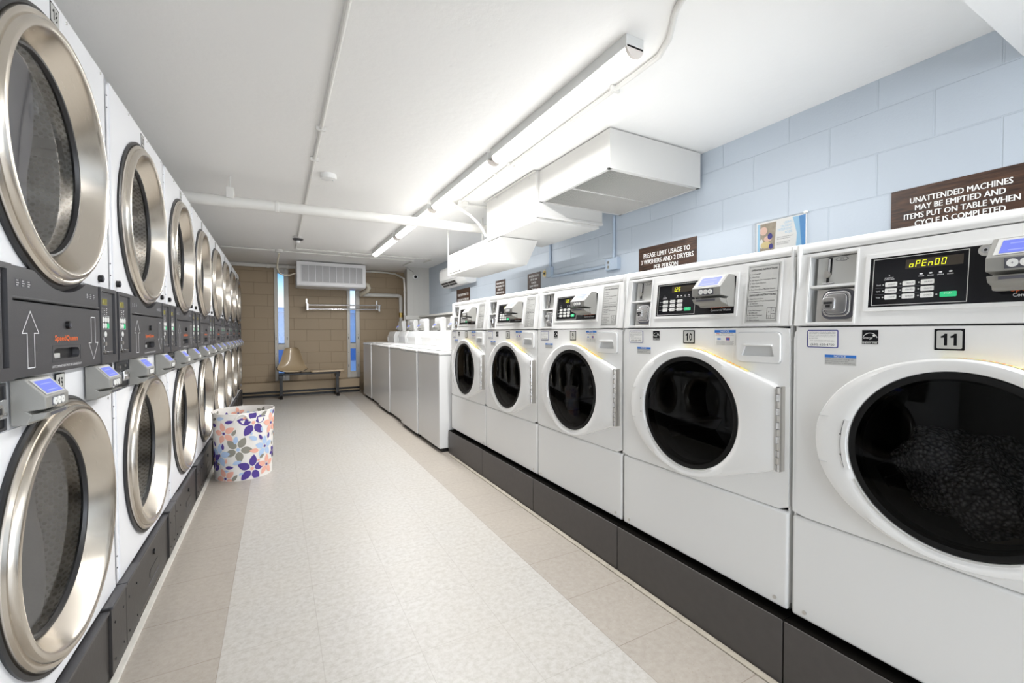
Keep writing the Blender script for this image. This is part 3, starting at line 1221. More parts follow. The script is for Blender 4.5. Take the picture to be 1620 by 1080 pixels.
def st_energy(b):
    x0, x1, z0, z1 = 0.183, 0.219, 1.064, 1.102
    b.box(x0, x1, -0.0006, 0, z0, z1, 'ink')
    c = ((x0 + x1) / 2, 1.078)
    arc_strip(b, 0.0155, 0.0168, 12, 168, -0.0012, 'paper', 14, c=c, t=0.0004)
    arc_strip(b, 0.0, 0.0001, 0, 1, -0.001, 'paper', 1, c=c, t=0.0001)
    b.text('energy', c[0] - 0.004, 1.0815, 0.006, -0.0010, 'paper', width=0.020, slant=0.3)
    star = []
    for i in range(10):
        r = 0.0052 if i % 2 == 0 else 0.0022
        a = R(90 + 36 * i)
        star.append((c[0] + 0.009 + r * math.cos(a), -0.0011, 1.0875 + r * math.sin(a)))
    b.add(star, [tuple(range(10))], 'paper')
    b.box(x0, x1, -0.0009, 0, z0 + 0.0072, z0 + 0.0078, 'paper')
    b.text('ENERGY STAR', c[0], z0 + 0.0036, 0.0042, -0.0010, 'paper', width=0.033, bold=True)


def st_notice_small(b):
    b.box(0.092, 0.170, -0.0005, 0, 1.003, 1.032, 'label_grey')
    b.box(0.092, 0.170, -0.0009, 0, 1.024, 1.032, 'sign_blue')
    b.text('NOTICE', 0.131, 1.028, 0.0055, -0.0012, 'paper', width=0.030, bold=True)
    for i, s in enumerate(('DOOR LOCK LIGHT must go out', 'before attempting to open door.', 'To open, push door in then pull out.')):
        b.text(s, 0.094, 1.0195 - i * 0.0055, 0.0030, -0.0008, 'ink_grey', width=(0.070, 0.058, 0.074)[i], align='L')


def st_notice_big(b):
    b.box(0.478, 0.560, -0.0005, 0, 1.051, 1.104, 'label_grey')
    b.box(0.4785, 0.5595, -0.0007, 0, 1.0515, 1.1035, 'paper')
    b.box(0.478, 0.560, -0.0010, 0, 1.095, 1.104, 'sign_blue')
    y = -0.0013
    b.text('NOTICE', 0.519, 1.0995, 0.006, y, 'paper', width=0.032, bold=True)
    b.text('MORE', 0.492, 1.091, 0.0035, y, 'red', width=0.012, bold=True)
    b.text('detergent is not always better', 0.528, 1.0915, 0.0026, y, 'ink_grey', width=0.046)
    b.text('RECOMMENDED AMOUNT OF DETERGENT', 0.519, 1.086, 0.0026, y, 'ink_grey', width=0.072)
    b.box(0.489, 0.503, y - 0.0002, y, 1.070, 1.075, 'sign_blue')
    b.prism(rr_pts(0.524, 0.539, 1.068, 1.078, 0.002, 2), 'y', y - 0.0003, y, 'red')
    b.box(0.526, 0.537, y - 0.0006, y, 1.069, 1.076, 'sign_blue')
    for i in range(4):
        b.text('OVERUSE OF DETERGENT CAUSES POOR RINSE', 0.519, 1.0645 - i * 0.0038, 0.0022, y, 'ink_grey', width=0.070 - 0.006 * (i % 2))


SEG7 = {'0': 'abcdef', '1': 'bc', '2': 'abged', '5': 'afgcd', 'o': 'cdeg', 'P': 'abefg', 'E': 'adefg', 'n': 'ceg', '8': 'abcdefg'}


def seven(b, s, x, z, h, pitch, y, mat, slant=0.12):
    """seven-segment digits, x is the left edge"""
    w_, t_ = h * 0.52, h * 0.13
    for ch in s:
        if ch == '.':
            b.box(x - pitch * 0.26, x - pitch * 0.26 + t_, y - 0.0003, y, z - h / 2, z - h / 2 + t_, mat)
            continue
        R_ = {'a': (0, w_, h - t_, h), 'd': (0, w_, 0, t_), 'g': (0, w_, h / 2 - t_ / 2, h / 2 + t_ / 2), 'f': (0, t_, h / 2, h), 'b': (w_ - t_, w_, h / 2, h), 'e': (0, t_, 0, h / 2), 'c': (w_ - t_, w_, 0, h / 2)}
        for k_ in SEG7[ch]:
            a0, a1, c0, c1 = R_[k_]
            e_ = t_ * 0.18
            P_ = [(a0 + e_, c0 + e_), (a1 - e_, c0 + e_), (a1 - e_, c1 - e_), (a0 + e_, c1 - e_)]
            b.quad([(x + p + slant * q, y, z - h / 2 + q) for p, q in P_], mat)
        x += pitch


def digits(b, s, x, z, h, y, mat):
    """bold sticker numerals; the 1 is drawn with its flag"""
    w_ = h * 0.60
    x0 = x - w_ * len(s) / 2 + w_ / 2
    for i, ch in enumerate(s):
        cx = x0 + i * w_
        if ch == '1':
            st = h * 0.20
            P_ = [(-0.02 * h, -h / 2), (-0.02 * h + st, -h / 2), (-0.02 * h + st, h / 2), (0.02 * h, h / 2), (-0.07 * h, 0.36 * h), (-0.22 * h, 0.30 * h), (-0.22 * h, 0.15 * h), (-0.02 * h, 0.17 * h)]
            b.add([(cx + p, y, z + q) for p, q in P_], [(0, 1, 2, 3, 4, 7), (4, 5, 6, 7)], mat)
        else:
            b.text(ch, cx, z, h, y, mat, width=w_ * 0.80, bold=True)


def number_plate(b, s, x, z, w_, h, y=0.0, wide=None, border=0.004):
    b.rrect(x - w_ / 2, x + w_ / 2, z - h / 2, z + h / 2, 0.001, y, 'ink', 0.0008, 1)
    b.rrect(x - w_ / 2 + border, x + w_ / 2 - border, z - h / 2 + border, z + h / 2 - border, 0.003, y - 0.0008, 'label_grey', 0.0004, 3)
    digits(b, s, x, z, h * 0.55, y - 0.0014, 'ink')


def make_washer(i, num, disp, label):
    t = thing('front_load_washer', label, 'washing machine', (WY, 0.774 + i * 0.748, 0), RIGHT, 'front load washers along the blue wall')
    child('cabinet', 'w_body', w_body, t)
    child('lower_panel', 'w_lower', w_lower, t)
    child('control_panel', 'w_panel', w_panel, t)
    child('coin_box', 'w_coin', w_coin, t, label='grey and chrome coin slot recess')
    d = child('control_display', 'w_black', w_black, t, label='black glossy panel with lit digits and small keys')
    b = MB()
    b.M = SLM
    if disp == 'open':
        seven(b, 'oPEn00', 0.275, 1.269, 0.0165, 0.0122, -0.0025, 'led')
    else:
        seven(b, '1.25', 0.276, 1.269, 0.0165, 0.0122, -0.0025, 'led')
    b.build('display_digits', d)
    child('instruction_label', 'w_instr', w_instr, t, label='grey printed instruction label')
    card_reader(t, 0.431, 0.012, 1.186, 0.117, 0.113, 0.078)
    child('detergent_drawer', 'w_drawer', w_drawer, t)
    child('drum', 'w_drum', w_drum, t)
    dr = child('door', 'w_door', w_door, t)
    child('handle', 'w_handle', w_handle, dr)
    child('door_seal', 'w_gasket', w_gasket, dr)
    child('door_glass', 'w_glass', w_glass, dr)
    child('hinge', 'w_hinge', w_hinge, dr)
    child('warning_sticker', 'w_warn', w_warning, dr)
    b = MB()
    number_plate(b, num, 0.3575 if num == '11' else 0.3655, 1.0785, 0.053, 0.051, wide=0.031 if num == '11' else None)
    b.build('number_sticker', t)
    child('service_sticker', 'st_service', st_service, t)
    child('energy_sticker', 'st_energy', st_energy, t)
    child('notice_sticker', 'st_ns', st_notice_small, t)
    child('detergent_sticker', 'st_nb', st_notice_big, t)
    return t


WASH = [('11', 'open', 'white front load washer numbered 11, display reading open, blanket in its drum'),
        ('10', '1', 'white front load washer numbered 10 with an empty dark drum'),
        ('9', '1', 'white front load washer numbered 9 under the junction box'),
        ('8', '1', 'white front load washer numbered 8, between the washers numbered 7 and 9'),
        ('7', '1', 'white front load washer numbered 7 beside the top load washers')]
for i, (n_, d_, l_) in enumerate(WASH):
    make_washer(i, n_, d_, l_)
    y1 = 0.774 + i * 0.748
    y0 = y1 - 0.748 if i else -0.75
    b = MB()
    b.box(1.368, 2.0, y0 + 0.002, y1 - 0.002, 0, 0.203, 'base_grey', 0.003)
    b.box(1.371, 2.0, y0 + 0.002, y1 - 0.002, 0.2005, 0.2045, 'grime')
    o = b.build('washer_plinth')
    tag(o, 'dark grey steel plinth under the washer numbered %s' % n_, 'machine base', 'steel plinths under the front load washers')

# knitted blanket inside washer 11
bm = bmesh.new()
bmesh.ops.create_icosphere(bm, subdivisions=5, radius=1)
from mathutils import noise
for v in bm.verts:
    p = v.co.copy()
    d = 0.22 * noise.noise(p * 1.7 + Vector((3, 1, 2))) + 0.14 * abs(noise.noise(p * 4.1)) + 0.05 * noise.noise(p * 9)
    v.co = Vector((p.x * 0.19, p.y * 0.15, p.z * 0.115)) * (1 + d)
    fold = 0.018 * math.sin(p.x * 9 + 4 * p.z + 2 * noise.noise(p * 2))
    v.co.z += fold
    v.co.y -= fold * 0.8
me = bpy.data.meshes.new('knit_blanket')
bm.to_mesh(me)
bm.free()
me.materials.append(MATS['knit'])
me.polygons.foreach_set('use_smooth', [True] * len(me.polygons))
o = link('knit_blanket', me, None, (1.40 + 0.19, 0.774 - 0.40, 0.700))
o.rotation_euler = (0, R(18), RIGHT)
tag(o, 'crumpled pale knitted blanket inside the drum of the washer numbered 11', 'blanket')

# ------------------------------------------------------------------ stacked dryers
DP, DX0, DL0 = 0.836, -0.478, 1.112
DC = DP / 2
ZU, ZL, ZT = 1.545, 0.605, 1.955
PY = 0.014       # panel set back behind the control band


def d_cab(b):
    W, D = DP, 0.80
    b.box(0.002, 0.012, PY + 0.004, D, 0.235, ZT, 'enamel_dryer')
    b.box(W - 0.012, W - 0.002, PY + 0.004, D, 0.235, ZT, 'enamel_dryer')
    b.box(0.002, W - 0.002, PY + 0.004, D, ZT - 0.012, ZT, 'enamel_dryer')
    b.box(0.002, W - 0.002, D - 0.01, D, 0.0, ZT, 'enamel_dryer')
    b.box(0.012, W - 0.012, 0.06, D, 0.235, 0.245, 'enamel_dryer')
    b.box(0.012, W - 0.012, PY + 0.01, D, 1.0, 1.24, 'charcoal_dark')
    for z0, z1, c in ((1.242, ZT, ZU), (0.235, 1.004, ZL)):
        b.holed([(0.002, z0), (W - 0.002, z0), (W - 0.002, z1), (0.002, z1)], (DC, c), lambda a: 0.30, PY + 0.004, PY + 0.012, 'enamel_dryer', 64)


def d_access(b, z0, z1, c):
    W = DP
    b.holed([(0.030, z0), (W - 0.022, z0), (W - 0.022, z1), (0.030, z1)], (DC, c), lambda a: 0.300, PY, PY + 0.005, 'enamel_dryer', 96)
    for x in (0.012,):
        for z in (z0 + 0.05, z0 + 0.09, z1 - 0.05, z1 - 0.09):
            b.cyl((x, PY + 0.004, z), 0.0025, -0.002, 'y', 'ink_grey', 8)
    for x in (0.25, 0.52, 0.78):
        b.cyl((x, PY, z1 - 0.012), 0.004, -0.002, 'y', 'nickel', 10)


def d_ring(b):
    b.lathe([(0.333, PY + 0.001), (0.334, PY - 0.006), (0.326, PY - 0.009), (0.321, PY - 0.005)], (0, 0, 0), 'y', 96, 'rubber')
    b.lathe([(0.322, PY - 0.002), (0.322, PY - 0.014), (0.318, PY - 0.020), (0.313, PY - 0.020), (0.309, PY - 0.019), (0.307, PY - 0.026), (0.303, PY - 0.031), (0.297, PY - 0.033), (0.291, PY - 0.032),
             (0.286, PY - 0.028), (0.281, PY - 0.020), (0.250, PY + 0.028), (0.246, PY + 0.036)], (0, 0, 0), 'y', 96, 'steel')


def d_seal(b):
    b.lathe([(0.252, PY + 0.026), (0.248, PY + 0.020), (0.243, PY + 0.021), (0.240, PY + 0.030)], (0, 0, 0), 'y', 96, 'rubber')


def d_glass(b):
    P = []
    for i in range(9):
        r = 0.245 * (1 - i / 8)
        P.append((r, PY + 0.029 + 0.020 * (1 - (r / 0.245) ** 2)))
    b.lathe(P[::-1], (0, 0, 0), 'y', 72, 'glass_dryer')


def d_shroud(b):
    P = [(0.030, 0.243), (0.045, 0.22), (0.061, 0.19), (0.067, 0.13), (0.060, 0.07), (0.050, 0.03), (0.026, -0.035), (0.016, -0.09), (0.022, -0.125), (0.030, -0.150)]
    P += [(0.246 * math.cos(R(a)), 0.246 * math.sin(R(a))) for a in range(250, 95, -12)]
    b.prism(P, 'y', PY + 0.055, PY + 0.062, 'shroud', 0.001)


def d_drum(b):
    b.lathe([(0.250, PY + 0.038), (0.290, PY + 0.045), (0.31, PY + 0.07), (0.375, PY + 0.08), (0.375, 0.66), (0, 0.66)], (0, 0, 0), 'y', 72, 'perforated')
    for q in (20, 110, 200, 290):
        a = R(q)
        x, z = 0.37 * math.cos(a), 0.37 * math.sin(a)
        dx, dz = -math.cos(a), -math.sin(a)
        tx, tz = -math.sin(a), math.cos(a)
        b.prism([(x + tx * 0.03, z + tz * 0.03), (x + dx * 0.06, z + dz * 0.06), (x - tx * 0.03, z - tz * 0.03)], 'y', 0.10, 0.65, 'nickel', 0.004)


def d_band(b):
    """upper lint strip with the curved cut-out under the door, and the trims of the band"""
    x0, x1, zb, zt = 0.160, 0.662, 1.172, 1.241
    n = 36
    top = []
    for i in range(n + 1):
        x = x0 + (x1 - x0) * i / n
        dx = x - DC
        z = zt
        if abs(dx) < 0.340:
            z = min(zt, ZU - math.sqrt(0.340 ** 2 - dx * dx))
        top.append((x, z))
    vs = []
    for x, z in top:
        vs += [(x, 0, zb), (x, 0, z), (x, 0.02, z), (x, 0.02, zb)]
    fs = []
    for i in range(n):
        for q in range(3):
            fs.append((4 * i + q, 4 * i + q + 4, 4 * i + q + 5, 4 * i + q + 1))
        fs.append((4 * i + 3, 4 * i + 7, 4 * i + 4, 4 * i))
    fs += [(0, 1, 2, 3), (4 * n + 3, 4 * n + 2, 4 * n + 1, 4 * n)]
    b.add(vs, fs, 'charcoal')
    b.box(x0, x1, -0.003, 0.0, zb + 0.001, zb + 0.006, 'charcoal', 0.001)
    for xx in (0.190, 0.214, 0.238, 0.575, 0.600, 0.625):
        b.frame(xx - 0.009, xx + 0.009, 1.198, 1.216, 0.0008, -0.0002, 'ink_grey', 0.0004)
        for q in range(3):
            b.box(xx - 0.006, xx + (0.002 if q != 1 else 0.005), -0.0008, -0.0002, 1.201 + q * 0.005, 1.2022 + q * 0.005, 'line_white')


def d_lint(b):
    x0, x1, z0, z1 = 0.160, 0.662, 1.006, 1.168
    hc = (0.424, 1.0495)
    hp = rr_pts(0.346, 0.502, 1.036, 1.063, 0.0134, 5)
    b.holed([(x0, z0), (x1, z0), (x1, z1), (x0, z1)], hc, lambda a: ray_poly(hp, hc, a), -0.002, 0.020, 'charcoal', 72)
    b.box(0.335, 0.515, 0.012, 0.03, 1.028, 1.072, 'black')
    b.box(0.350, 0.400, 0.004, 0.012, 1.038, 1.050, 'label_grey', 0.001)
    b.frame(0.338, 0.510, 1.029, 1.070, 0.002, -0.002, 'charcoal_dark', 0.0004)
    y = -0.0026

    def outline(P, t=0.0022):
        n = len(P)
        for i in range(n):
            p, q = Vector(P[i]), Vector(P[(i + 1) % n])
            d = (q - p).normalized()
            nn = Vector((-d.y, d.x)) * t / 2
            e = d * t / 2
            A = [p - e + nn, p - e - nn, q + e - nn, q + e + nn]
            b.add([(a.x, y, a.y) for a in A], [(0, 1, 2, 3)], 'line_white')
    xs = 0.234
    outline([(xs, 1.148), (xs - 0.037, 1.100), (xs - 0.016, 1.100), (xs - 0.016, 1.024), (xs + 0.016, 1.024), (xs + 0.016, 1.100), (xs + 0.037, 1.100)])
    xs = 0.606
    outline([(xs, 1.024), (xs - 0.036, 1.072), (xs - 0.016, 1.072), (xs - 0.016, 1.146), (xs + 0.016, 1.146), (xs + 0.016, 1.072), (xs + 0.036, 1.072)])
    b.text('SpeedQueen', 0.421, 1.088, 0.0135, y, 'orange', width=0.138, bold=True)
    b.text('LINT COMPARTMENT MUST BE CLEANED DAILY', 0.424, 1.0185, 0.0055, y, 'line_white', width=0.180)
    b.cyl((0.425, -0.002, 1.121), 0.0105, -0.007, 'y', 'black', 18)
    b.cyl((0.425, -0.009, 1.121), 0.006, -0.001, 'y', 'plastic_grey_dark', 14)


def d_ctl(b):
    """one narrow control column; local x 0..0.150"""
    W, z0, z1 = 0.152, 1.004, 1.242
    ix0, ix1, iz0, iz1 = 0.012, W - 0.030, 1.030, 1.230
    for a in ((0, ix0, z0, z1), (ix1 + 0.012, W, z0, z1), (ix0, ix1 + 0.012, z0, iz0), (ix0, ix1 + 0.012, iz1, z1)):
        b.box(a[0], a[1], -0.004, 0.02, a[2], a[3], 'charcoal')
    b.box(ix1, ix1 + 0.012, 0.022, 0.03, iz0, iz1, 'black')
    b.box(ix0, ix1, 0.0005, 0.03, iz0, iz1, 'charcoal')
    y = 0.0003
    b.frame(0.020, 0.074, 1.186, 1.211, 0.0025, y, 'ink_grey', 0.001)
    b.box(0.0225, 0.0715, y - 0.0006, y, 1.1885, 1.2085, 'olive_lcd')
    b.box(0.034, 0.038, y - 0.001, y, 1.193, 1.204, 'led_dim')
    for c in range(3):
        for r_ in range(4):
            b.box(0.024 + c * 0.020, 0.027 + c * 0.020 + 0.003 * ((c + r_) % 2), y - 0.0005, y, 1.158 + r_ * 0.006, 1.1605 + r_ * 0.006, 'line_white')
    for c in range(3):
        for r_ in range(2):
            mt = 'green' if (c == 2 and r_ == 0) else 'paper'
            b.cyl((0.031 + c * 0.022, y, 1.123 + r_ * 0.019), 0.0085, -0.002, 'y', mt, 14)
            b.text('%d' % (c + 3 * r_), 0.031 + c * 0.022, 1.123 + r_ * 0.019, 0.006, y - 0.0022, 'ink_grey')
    b.frame(0.018, 0.088, 1.112, 1.154, 0.001, y, 'line_white', 0.0004)
    b.cyl((0.050, y, 1.096), 0.009, -0.002, 'y', 'paper', 8)
    b.box(0.034, 0.037, y - 0.002, y, 1.044, 1.086, 'chrome', 0.0008)
    b.cyl((0.036, y, 1.066), 0.007, -0.006, 'y', 'nickel', 12)
    b.box(0.032, 0.074, y - 0.012, y, 1.040, 1.043, 'chrome', 0.001)
    b.cyl((0.036, y, 1.040), 0.006, -0.004, 'y', 'nickel', 12)


def d_coin(b):
    """coin vault opening; local x 0..0.135, z .905...998"""
    z0, z1 = 0.902, 0.999
    b.frame(0, 0.136, z0, z1, 0.006, PY, 'charcoal_dark', 0.003)
    b.box(0.006, 0.130, PY - 0.001, PY + 0.0, z0 + 0.006, z1 - 0.006, 'black')
    b.prism(rr_pts(0.040, 0.112, z0 + 0.028, z0 + 0.066, 0.007), 'y', PY - 0.014, PY, 'chrome', 0.003)
    b.cyl((0.070, PY - 0.014, z0 + 0.046), 0.013, -0.006, 'y', 'nickel', 18)
    b.box(0.067, 0.073, PY - 0.0212, PY - 0.019, z0 + 0.040, z0 + 0.052, 'black')
    b.cyl((0.035, PY - 0.001, z0 + 0.078), 0.006, -0.005, 'y', 'nickel', 10)
    b.cyl((0.098, PY - 0.001, z0 + 0.080), 0.005, -0.004, 'y', 'nickel', 10)


def d_kick_small(b, w_):
    b.box(0, w_, -0.008, 0.02, 0.012, 0.232, 'kick_dark', 0.001)
    b.box(0, w_, -0.012, 0.02, 0.226, 0.236, 'charcoal', 0.002)
    for x in (0.03, w_ - 0.03):
        for z in (0.05, 0.17):
            b.cyl((x, -0.008, z), 0.004, -0.002, 'y', 'black', 8)


def d_kick_main(b):
    w_ = 0.524
    b.box(0, w_, 0.0, 0.02, 0.012, 0.222, 'kick_dark', 0.001)
    b.box(0, w_, -0.005, 0.02, 0.216, 0.226, 'charcoal', 0.002)
    b.cyl((w_ / 2, 0.0, 0.160), 0.012, -0.006, 'y', 'black', 14)
    b.prism(rr_pts(w_ / 2 - 0.075, w_ / 2 + 0.075, 0.075, 0.110, 0.016), 'y', -0.0015, 0.001, 'black')
    b.box(w_ / 2 - 0.09, w_ / 2 + 0.09, -0.0012, 0, 0.055, 0.059, 'ink_grey')


def d_lock(b):
    b.cyl((0, PY, 0), 0.0115, -0.010, 'y', 'black', 16)
    b.cyl((0, PY - 0.010, 0), 0.007, -0.002, 'y', 'plastic_grey_dark', 12)


ORD = ['nearest the camera', 'second from the camera', 'third from the camera', 'fourth from the camera', 'fifth from the camera',
       'sixth from the camera', 'seventh from the camera', 'farthest, next to the brown wall']


def make_dryer(k):
    L = DL0 + k * DP
    lab = 'white and charcoal stacked dryer pair, %s' % ORD[k]
    if k == 0:
        lab = 'white and charcoal stacked dryer pair numbered 18 and 19, nearest the camera'
    if k == 1:
        lab = 'stacked dryer pair second from the camera, laundry in its upper drum'
    t = thing('stacked_dryer', lab, 'dryer', (DX0, L, 0), LEFT, 'stacked dryers along the left wall')
    child('cabinet', 'd_cab', d_cab, t)
    child('front_panel', 'd_acc_u', lambda b: d_access(b, 1.246, ZT - 0.003, ZU), t)
    child('front_panel', 'd_acc_l', lambda b: d_access(b, 0.240, 0.898, ZL), t)
    for zc in (ZU, ZL):
        dr = child('door', 'd_ring', d_ring, t, (DC, 0, zc), label='brushed steel ring door with black gasket')
        child('door_seal', 'd_seal', d_seal, dr)
        child('door_glass', 'd_glass', d_glass, dr)
        child('drum', 'd_drum', d_drum, t, (DC, 0, zc))
        sh = child('drum_shroud', 'd_shroud', d_shroud, t, (DC, 0, zc), label='curved grey plate behind the door glass')
        if zc == ZL:
            sh.scale = (1, 1, -1)
    child('upper_trim', 'd_band', d_band, t)
    child('lint_door', 'd_lint', d_lint, t, label='charcoal lint door with white arrows and orange lettering')
    child('control_panel', 'd_ctl', d_ctl, t, (0.006, 0, 0))
    child('control_panel', 'd_ctl', d_ctl, t, (0.668, 0, 0))
    child('coin_box', 'd_coin', d_coin, t, (0.028, 0, 0))
    child('coin_box', 'd_coin', d_coin, t, (0.685, 0, 0))
    card_reader(t, 0.184, PY, 0.904)
    card_reader(t, 0.590, PY, 0.904)
    for x in (0.062, 0.725):
        child('lock', 'd_lock', d_lock, t, (x, 0, 1.272))
    child('kick_panel', 'd_k1', lambda b: d_kick_small(b, 0.156), t, (0.001, 0, 0))
    child('kick_panel', 'd_k2', d_kick_main, t, (0.159, 0, 0))
    child('kick_panel', 'd_k3', lambda b: d_kick_small(b, 0.148), t, (0.685, 0, 0))
    for n_, x, z in ((18 + 2 * k, 0.448, 1.915), (19 + 2 * k, 0.425, 0.973)):
        b = MB()
        number_plate(b, str(n_), x, z, 0.052, 0.050, PY, border=0.003)
        b.build('number_sticker', t)
    return t


for k in range(8):
    make_dryer(k)


def cloth_lump(name, mat, loc, s, seed, label, group=None):
    bm = bmesh.new()
    bmesh.ops.create_icosphere(bm, subdivisions=3, radius=1)
    for v in bm.verts:
        p = v.co.copy()
        d = 0.35 * noise.noise(p * 1.9 + Vector((seed, 0, 0))) + 0.2 * abs(noise.noise(p * 4.2 + Vector((0, seed, 0))))
        v.co = Vector((p.x * s[0], p.y * s[1], p.z * s[2])) * (1 + d)
    me = bpy.data.meshes.new(name)
    bm.to_mesh(me)
    bm.free()
    me.materials.append(MATS[mat])
    me.polygons.foreach_set('use_smooth', [True] * len(me.polygons))
    o = link(name, me, None, loc)
    tag(o, label, 'laundry', group)


Yd = DL0 + DP + DC
cloth_lump('towel', 'towel_lilac', (-0.68, Yd + 0.00, 1.31), (0.07, 0.12, 0.10), 1.3, 'lilac towel inside the upper drum of the second dryer pair', 'laundry in the dryer')
cloth_lump('towel', 'towel_teal', (-0.62, Yd + 0.16, 1.30), (0.06, 0.07, 0.06), 5.1, 'teal printed cloth inside the upper drum of the second dryer pair', 'laundry in the dryer')
cloth_lump('towel', 'towel_pink', (-0.66, Yd + 0.10, 1.36), (0.04, 0.05, 0.04), 9.4, 'pink cloth peeping out above the teal one in the dryer', 'laundry in the dryer')
cloth_lump('towel', 'towel_white', (-0.60, Yd + 0.07, 1.27), (0.07, 0.08, 0.045), 7.7, 'white cloth lying lowest in the upper drum of the second dryer pair', 'laundry in the dryer')

cloth_lump('cloth', 'cloth_beige', (1.50, 0.774 - 0.44, 0.655), (0.02, 0.05, 0.085), 3.3, 'beige cloth hanging in front of the knitted blanket in the washer numbered 11')

# ------------------------------------------------------------------ top-load washers
TP = 0.688


def t_body(b):
    b.box(0.004, TP - 0.014, 0.0, 0.68, 0.035, 0.888, 'enamel_top', 0.008, 4)
    b.box(0.01, TP - 0.02, 0.006, 0.67, 0.88, 0.895, 'plastic_shade')
    b.box(0.03, TP - 0.03, 0.03, 0.65, 0.0, 0.035, 'black')
    b.cyl((TP - 0.03, 0.10, 0.055), 0.005, 0.0, 'y', 'nickel')


def t_top(b):
    b.prism([(-0.004, 0.893), (-0.006, 0.905), (0.002, 0.918), (0.020, 0.922), (0.68, 0.926), (0.68, 0.893)], 'x', 0.002, TP - 0.006, 'enamel_top', 0.004, 3)


def t_lid(b):
    b.box(0.07, TP - 0.07, 0.05, 0.36, 0.9245, 0.932, 'enamel_top', 0.004, 3)


def t_hood(b):
    b.prism([(0.42, 0.925), (0.415, 1.030), (0.450, 1.110), (0.66, 1.115), (0.66, 0.925)], 'x', 0.015, 0.470, 'enamel_top', 0.006, 3)
    b.box(0.030, 0.060, 0.408, 0.420, 0.940, 1.015, 'plastic_shade', 0.002)


def t_back(b):
    b.prism([(0.60, 1.11), (0.580, 1.25), (0.590, 1.295), (0.63, 1.300), (0.66, 1.29), (0.66, 1.11)], 'x', 0.10, 0.36, 'enamel_top', 0.010, 3)
    b.prism([(0.59, 0.90), (0.59, 1.12), (0.66, 1.12), (0.66, 0.90)], 'x', 0.02, TP - 0.03, 'enamel_top', 0.006, 3)
    for q in range(3):
        b.text(('ADD', 'COINS', 'START')[q], 0.165 + q * 0.065, 1.265, 0.018, 0.572, 'ink_grey', width=0.035)


TLAB = ['nearest, standing against the washer numbered 7', 'second from the front load washers', 'third from the front load washers',
        'fourth from the front load washers', 'fifth from the front load washers', 'last, nearest the brown wall']
for k in range(6):
    y_far = 3.772 + (k + 1) * TP
    x = 1.292 + 0.011 * k - (0.022 if k % 2 else 0.0)
    t = thing('top_load_washer', 'white top load washer, %s' % TLAB[k], 'washing machine', (x, y_far, 0), RIGHT, 'top load washers in the row')
    child('cabinet', 't_body', t_body, t)
    child('worktop', 't_top', t_top, t)
    child('lid', 't_lid', t_lid, t)
    child('control_hood', 't_hood', t_hood, t)
    child('control_panel', 't_back', t_back, t)
    card_reader(t, 0.17, 0.590, 1.125, 0.12, 0.09, 0.07)

# ------------------------------------------------------------------ ceiling lights
for k, (y0, y1) in enumerate(((1.33, 2.58), (2.63, 3.83), (3.93, 5.18), (5.29, 6.58), (-1.4, -0.2), (-2.75, -1.5))):  # last two are unseen, added behind the camera to even out the light
    pos = ['nearest to the camera', 'second along the ceiling', 'third, behind the white pipe', 'farthest, above the wall heater', 'added unseen behind the camera, near one', 'added unseen behind the camera, far one'][k]
    t = thing('ceiling_light', 'lit white tube ceiling light, %s' % pos, 'light', (1.285, y0, CZ), 0, 'tube lights in a line on the ceiling')
    L = y1 - y0
    b = MB()
    b.box(-0.047, 0.047, 0, L, -0.050, 0, 'lamp_body', 0.002)
    b.build('housing', t)
    pts = [(-0.041, -0.048)] + [(0.042 * math.sin(a), -0.046 - 0.036 * math.cos(a)) for a in [R(-78 + 156 * i / 12) for i in range(13)]] + [(0.041, -0.048)]
    b = MB()
    b.prism(pts, 'y', 0.012, L - 0.012, 'lamp')
    b.build('diffuser', t)
    for yy in (0.0, L - 0.012):
        b = MB()
        pts2 = [(-0.042, -0.040)] + [(0.045 * math.sin(a), -0.043 - 0.042 * math.cos(a)) for a in [R(-80 + 160 * i / 12) for i in range(13)]] + [(0.042, -0.040)]
        b.prism(pts2, 'y', yy, yy + 0.012, 'lamp_cap', 0.001)
        b.build('end_cap', t)
    ld = bpy.data.lights.new('tube_light', 'AREA')
    ld.shape = 'RECTANGLE'
    ld.size, ld.size_y = 0.062, L - 0.06
    ld.energy = TUBE
    ld.color = (1.0, 0.995, 0.985)
    lo = bpy.data.objects.new('tube_light', ld)
    S.collection.objects.link(lo)
    lo.parent = t
    lo.location = (0, L / 2, -0.084)
    if k < 3:
        MB().tube([(0.0, L, -0.035), (0.0, L + 0.11, -0.035)], 0.011, 'nickel').build('connector', t)


# ------------------------------------------------------------------ pipes and conduits
def arc3(c, r, a0, a1, plane, n=6):
    out = []
    for i in range(n + 1):
        a = R(a0 + (a1 - a0) * i / n)
        u, v = r * math.cos(a), r * math.sin(a)
        out.append({'xy': (c[0] + u, c[1] + v, c[2]), 'xz': (c[0] + u, c[1], c[2] + v), 'yz': (c[0], c[1] + u, c[2] + v)}[plane])
    return out


t = thing('overhead_pipe', 'thick white painted pipe crossing the room under the ceiling', 'pipe', (-1.4, 3.94, 2.09))
MB().tube([(0, 0, -0.01), (3.90, 0, 0.03)], 0.041, 'pipe_paint', 20).build('pipe_run', t)
b = MB()
b.tube([(1.105, 0, 0.06), (1.105, 0, 0.195)], 0.006, 'pipe_paint')
b.box(1.08, 1.13, -0.046, 0.046, 0.02, 0.10, 'pipe_paint', 0.004)
b.lathe([(0.0445, 1.080), (0.0445, 1.130)], (0, 0, 0), 'x', 20, 'pipe_paint')
b.build('pipe_hanger', t)
MB().lathe([(0.0411, 1.40), (0.0455, 1.405), (0.0455, 1.425), (0.0411, 1.43)], (0, 0, 0.004), 'x', 20, 'pipe_paint').build('coupling', t)


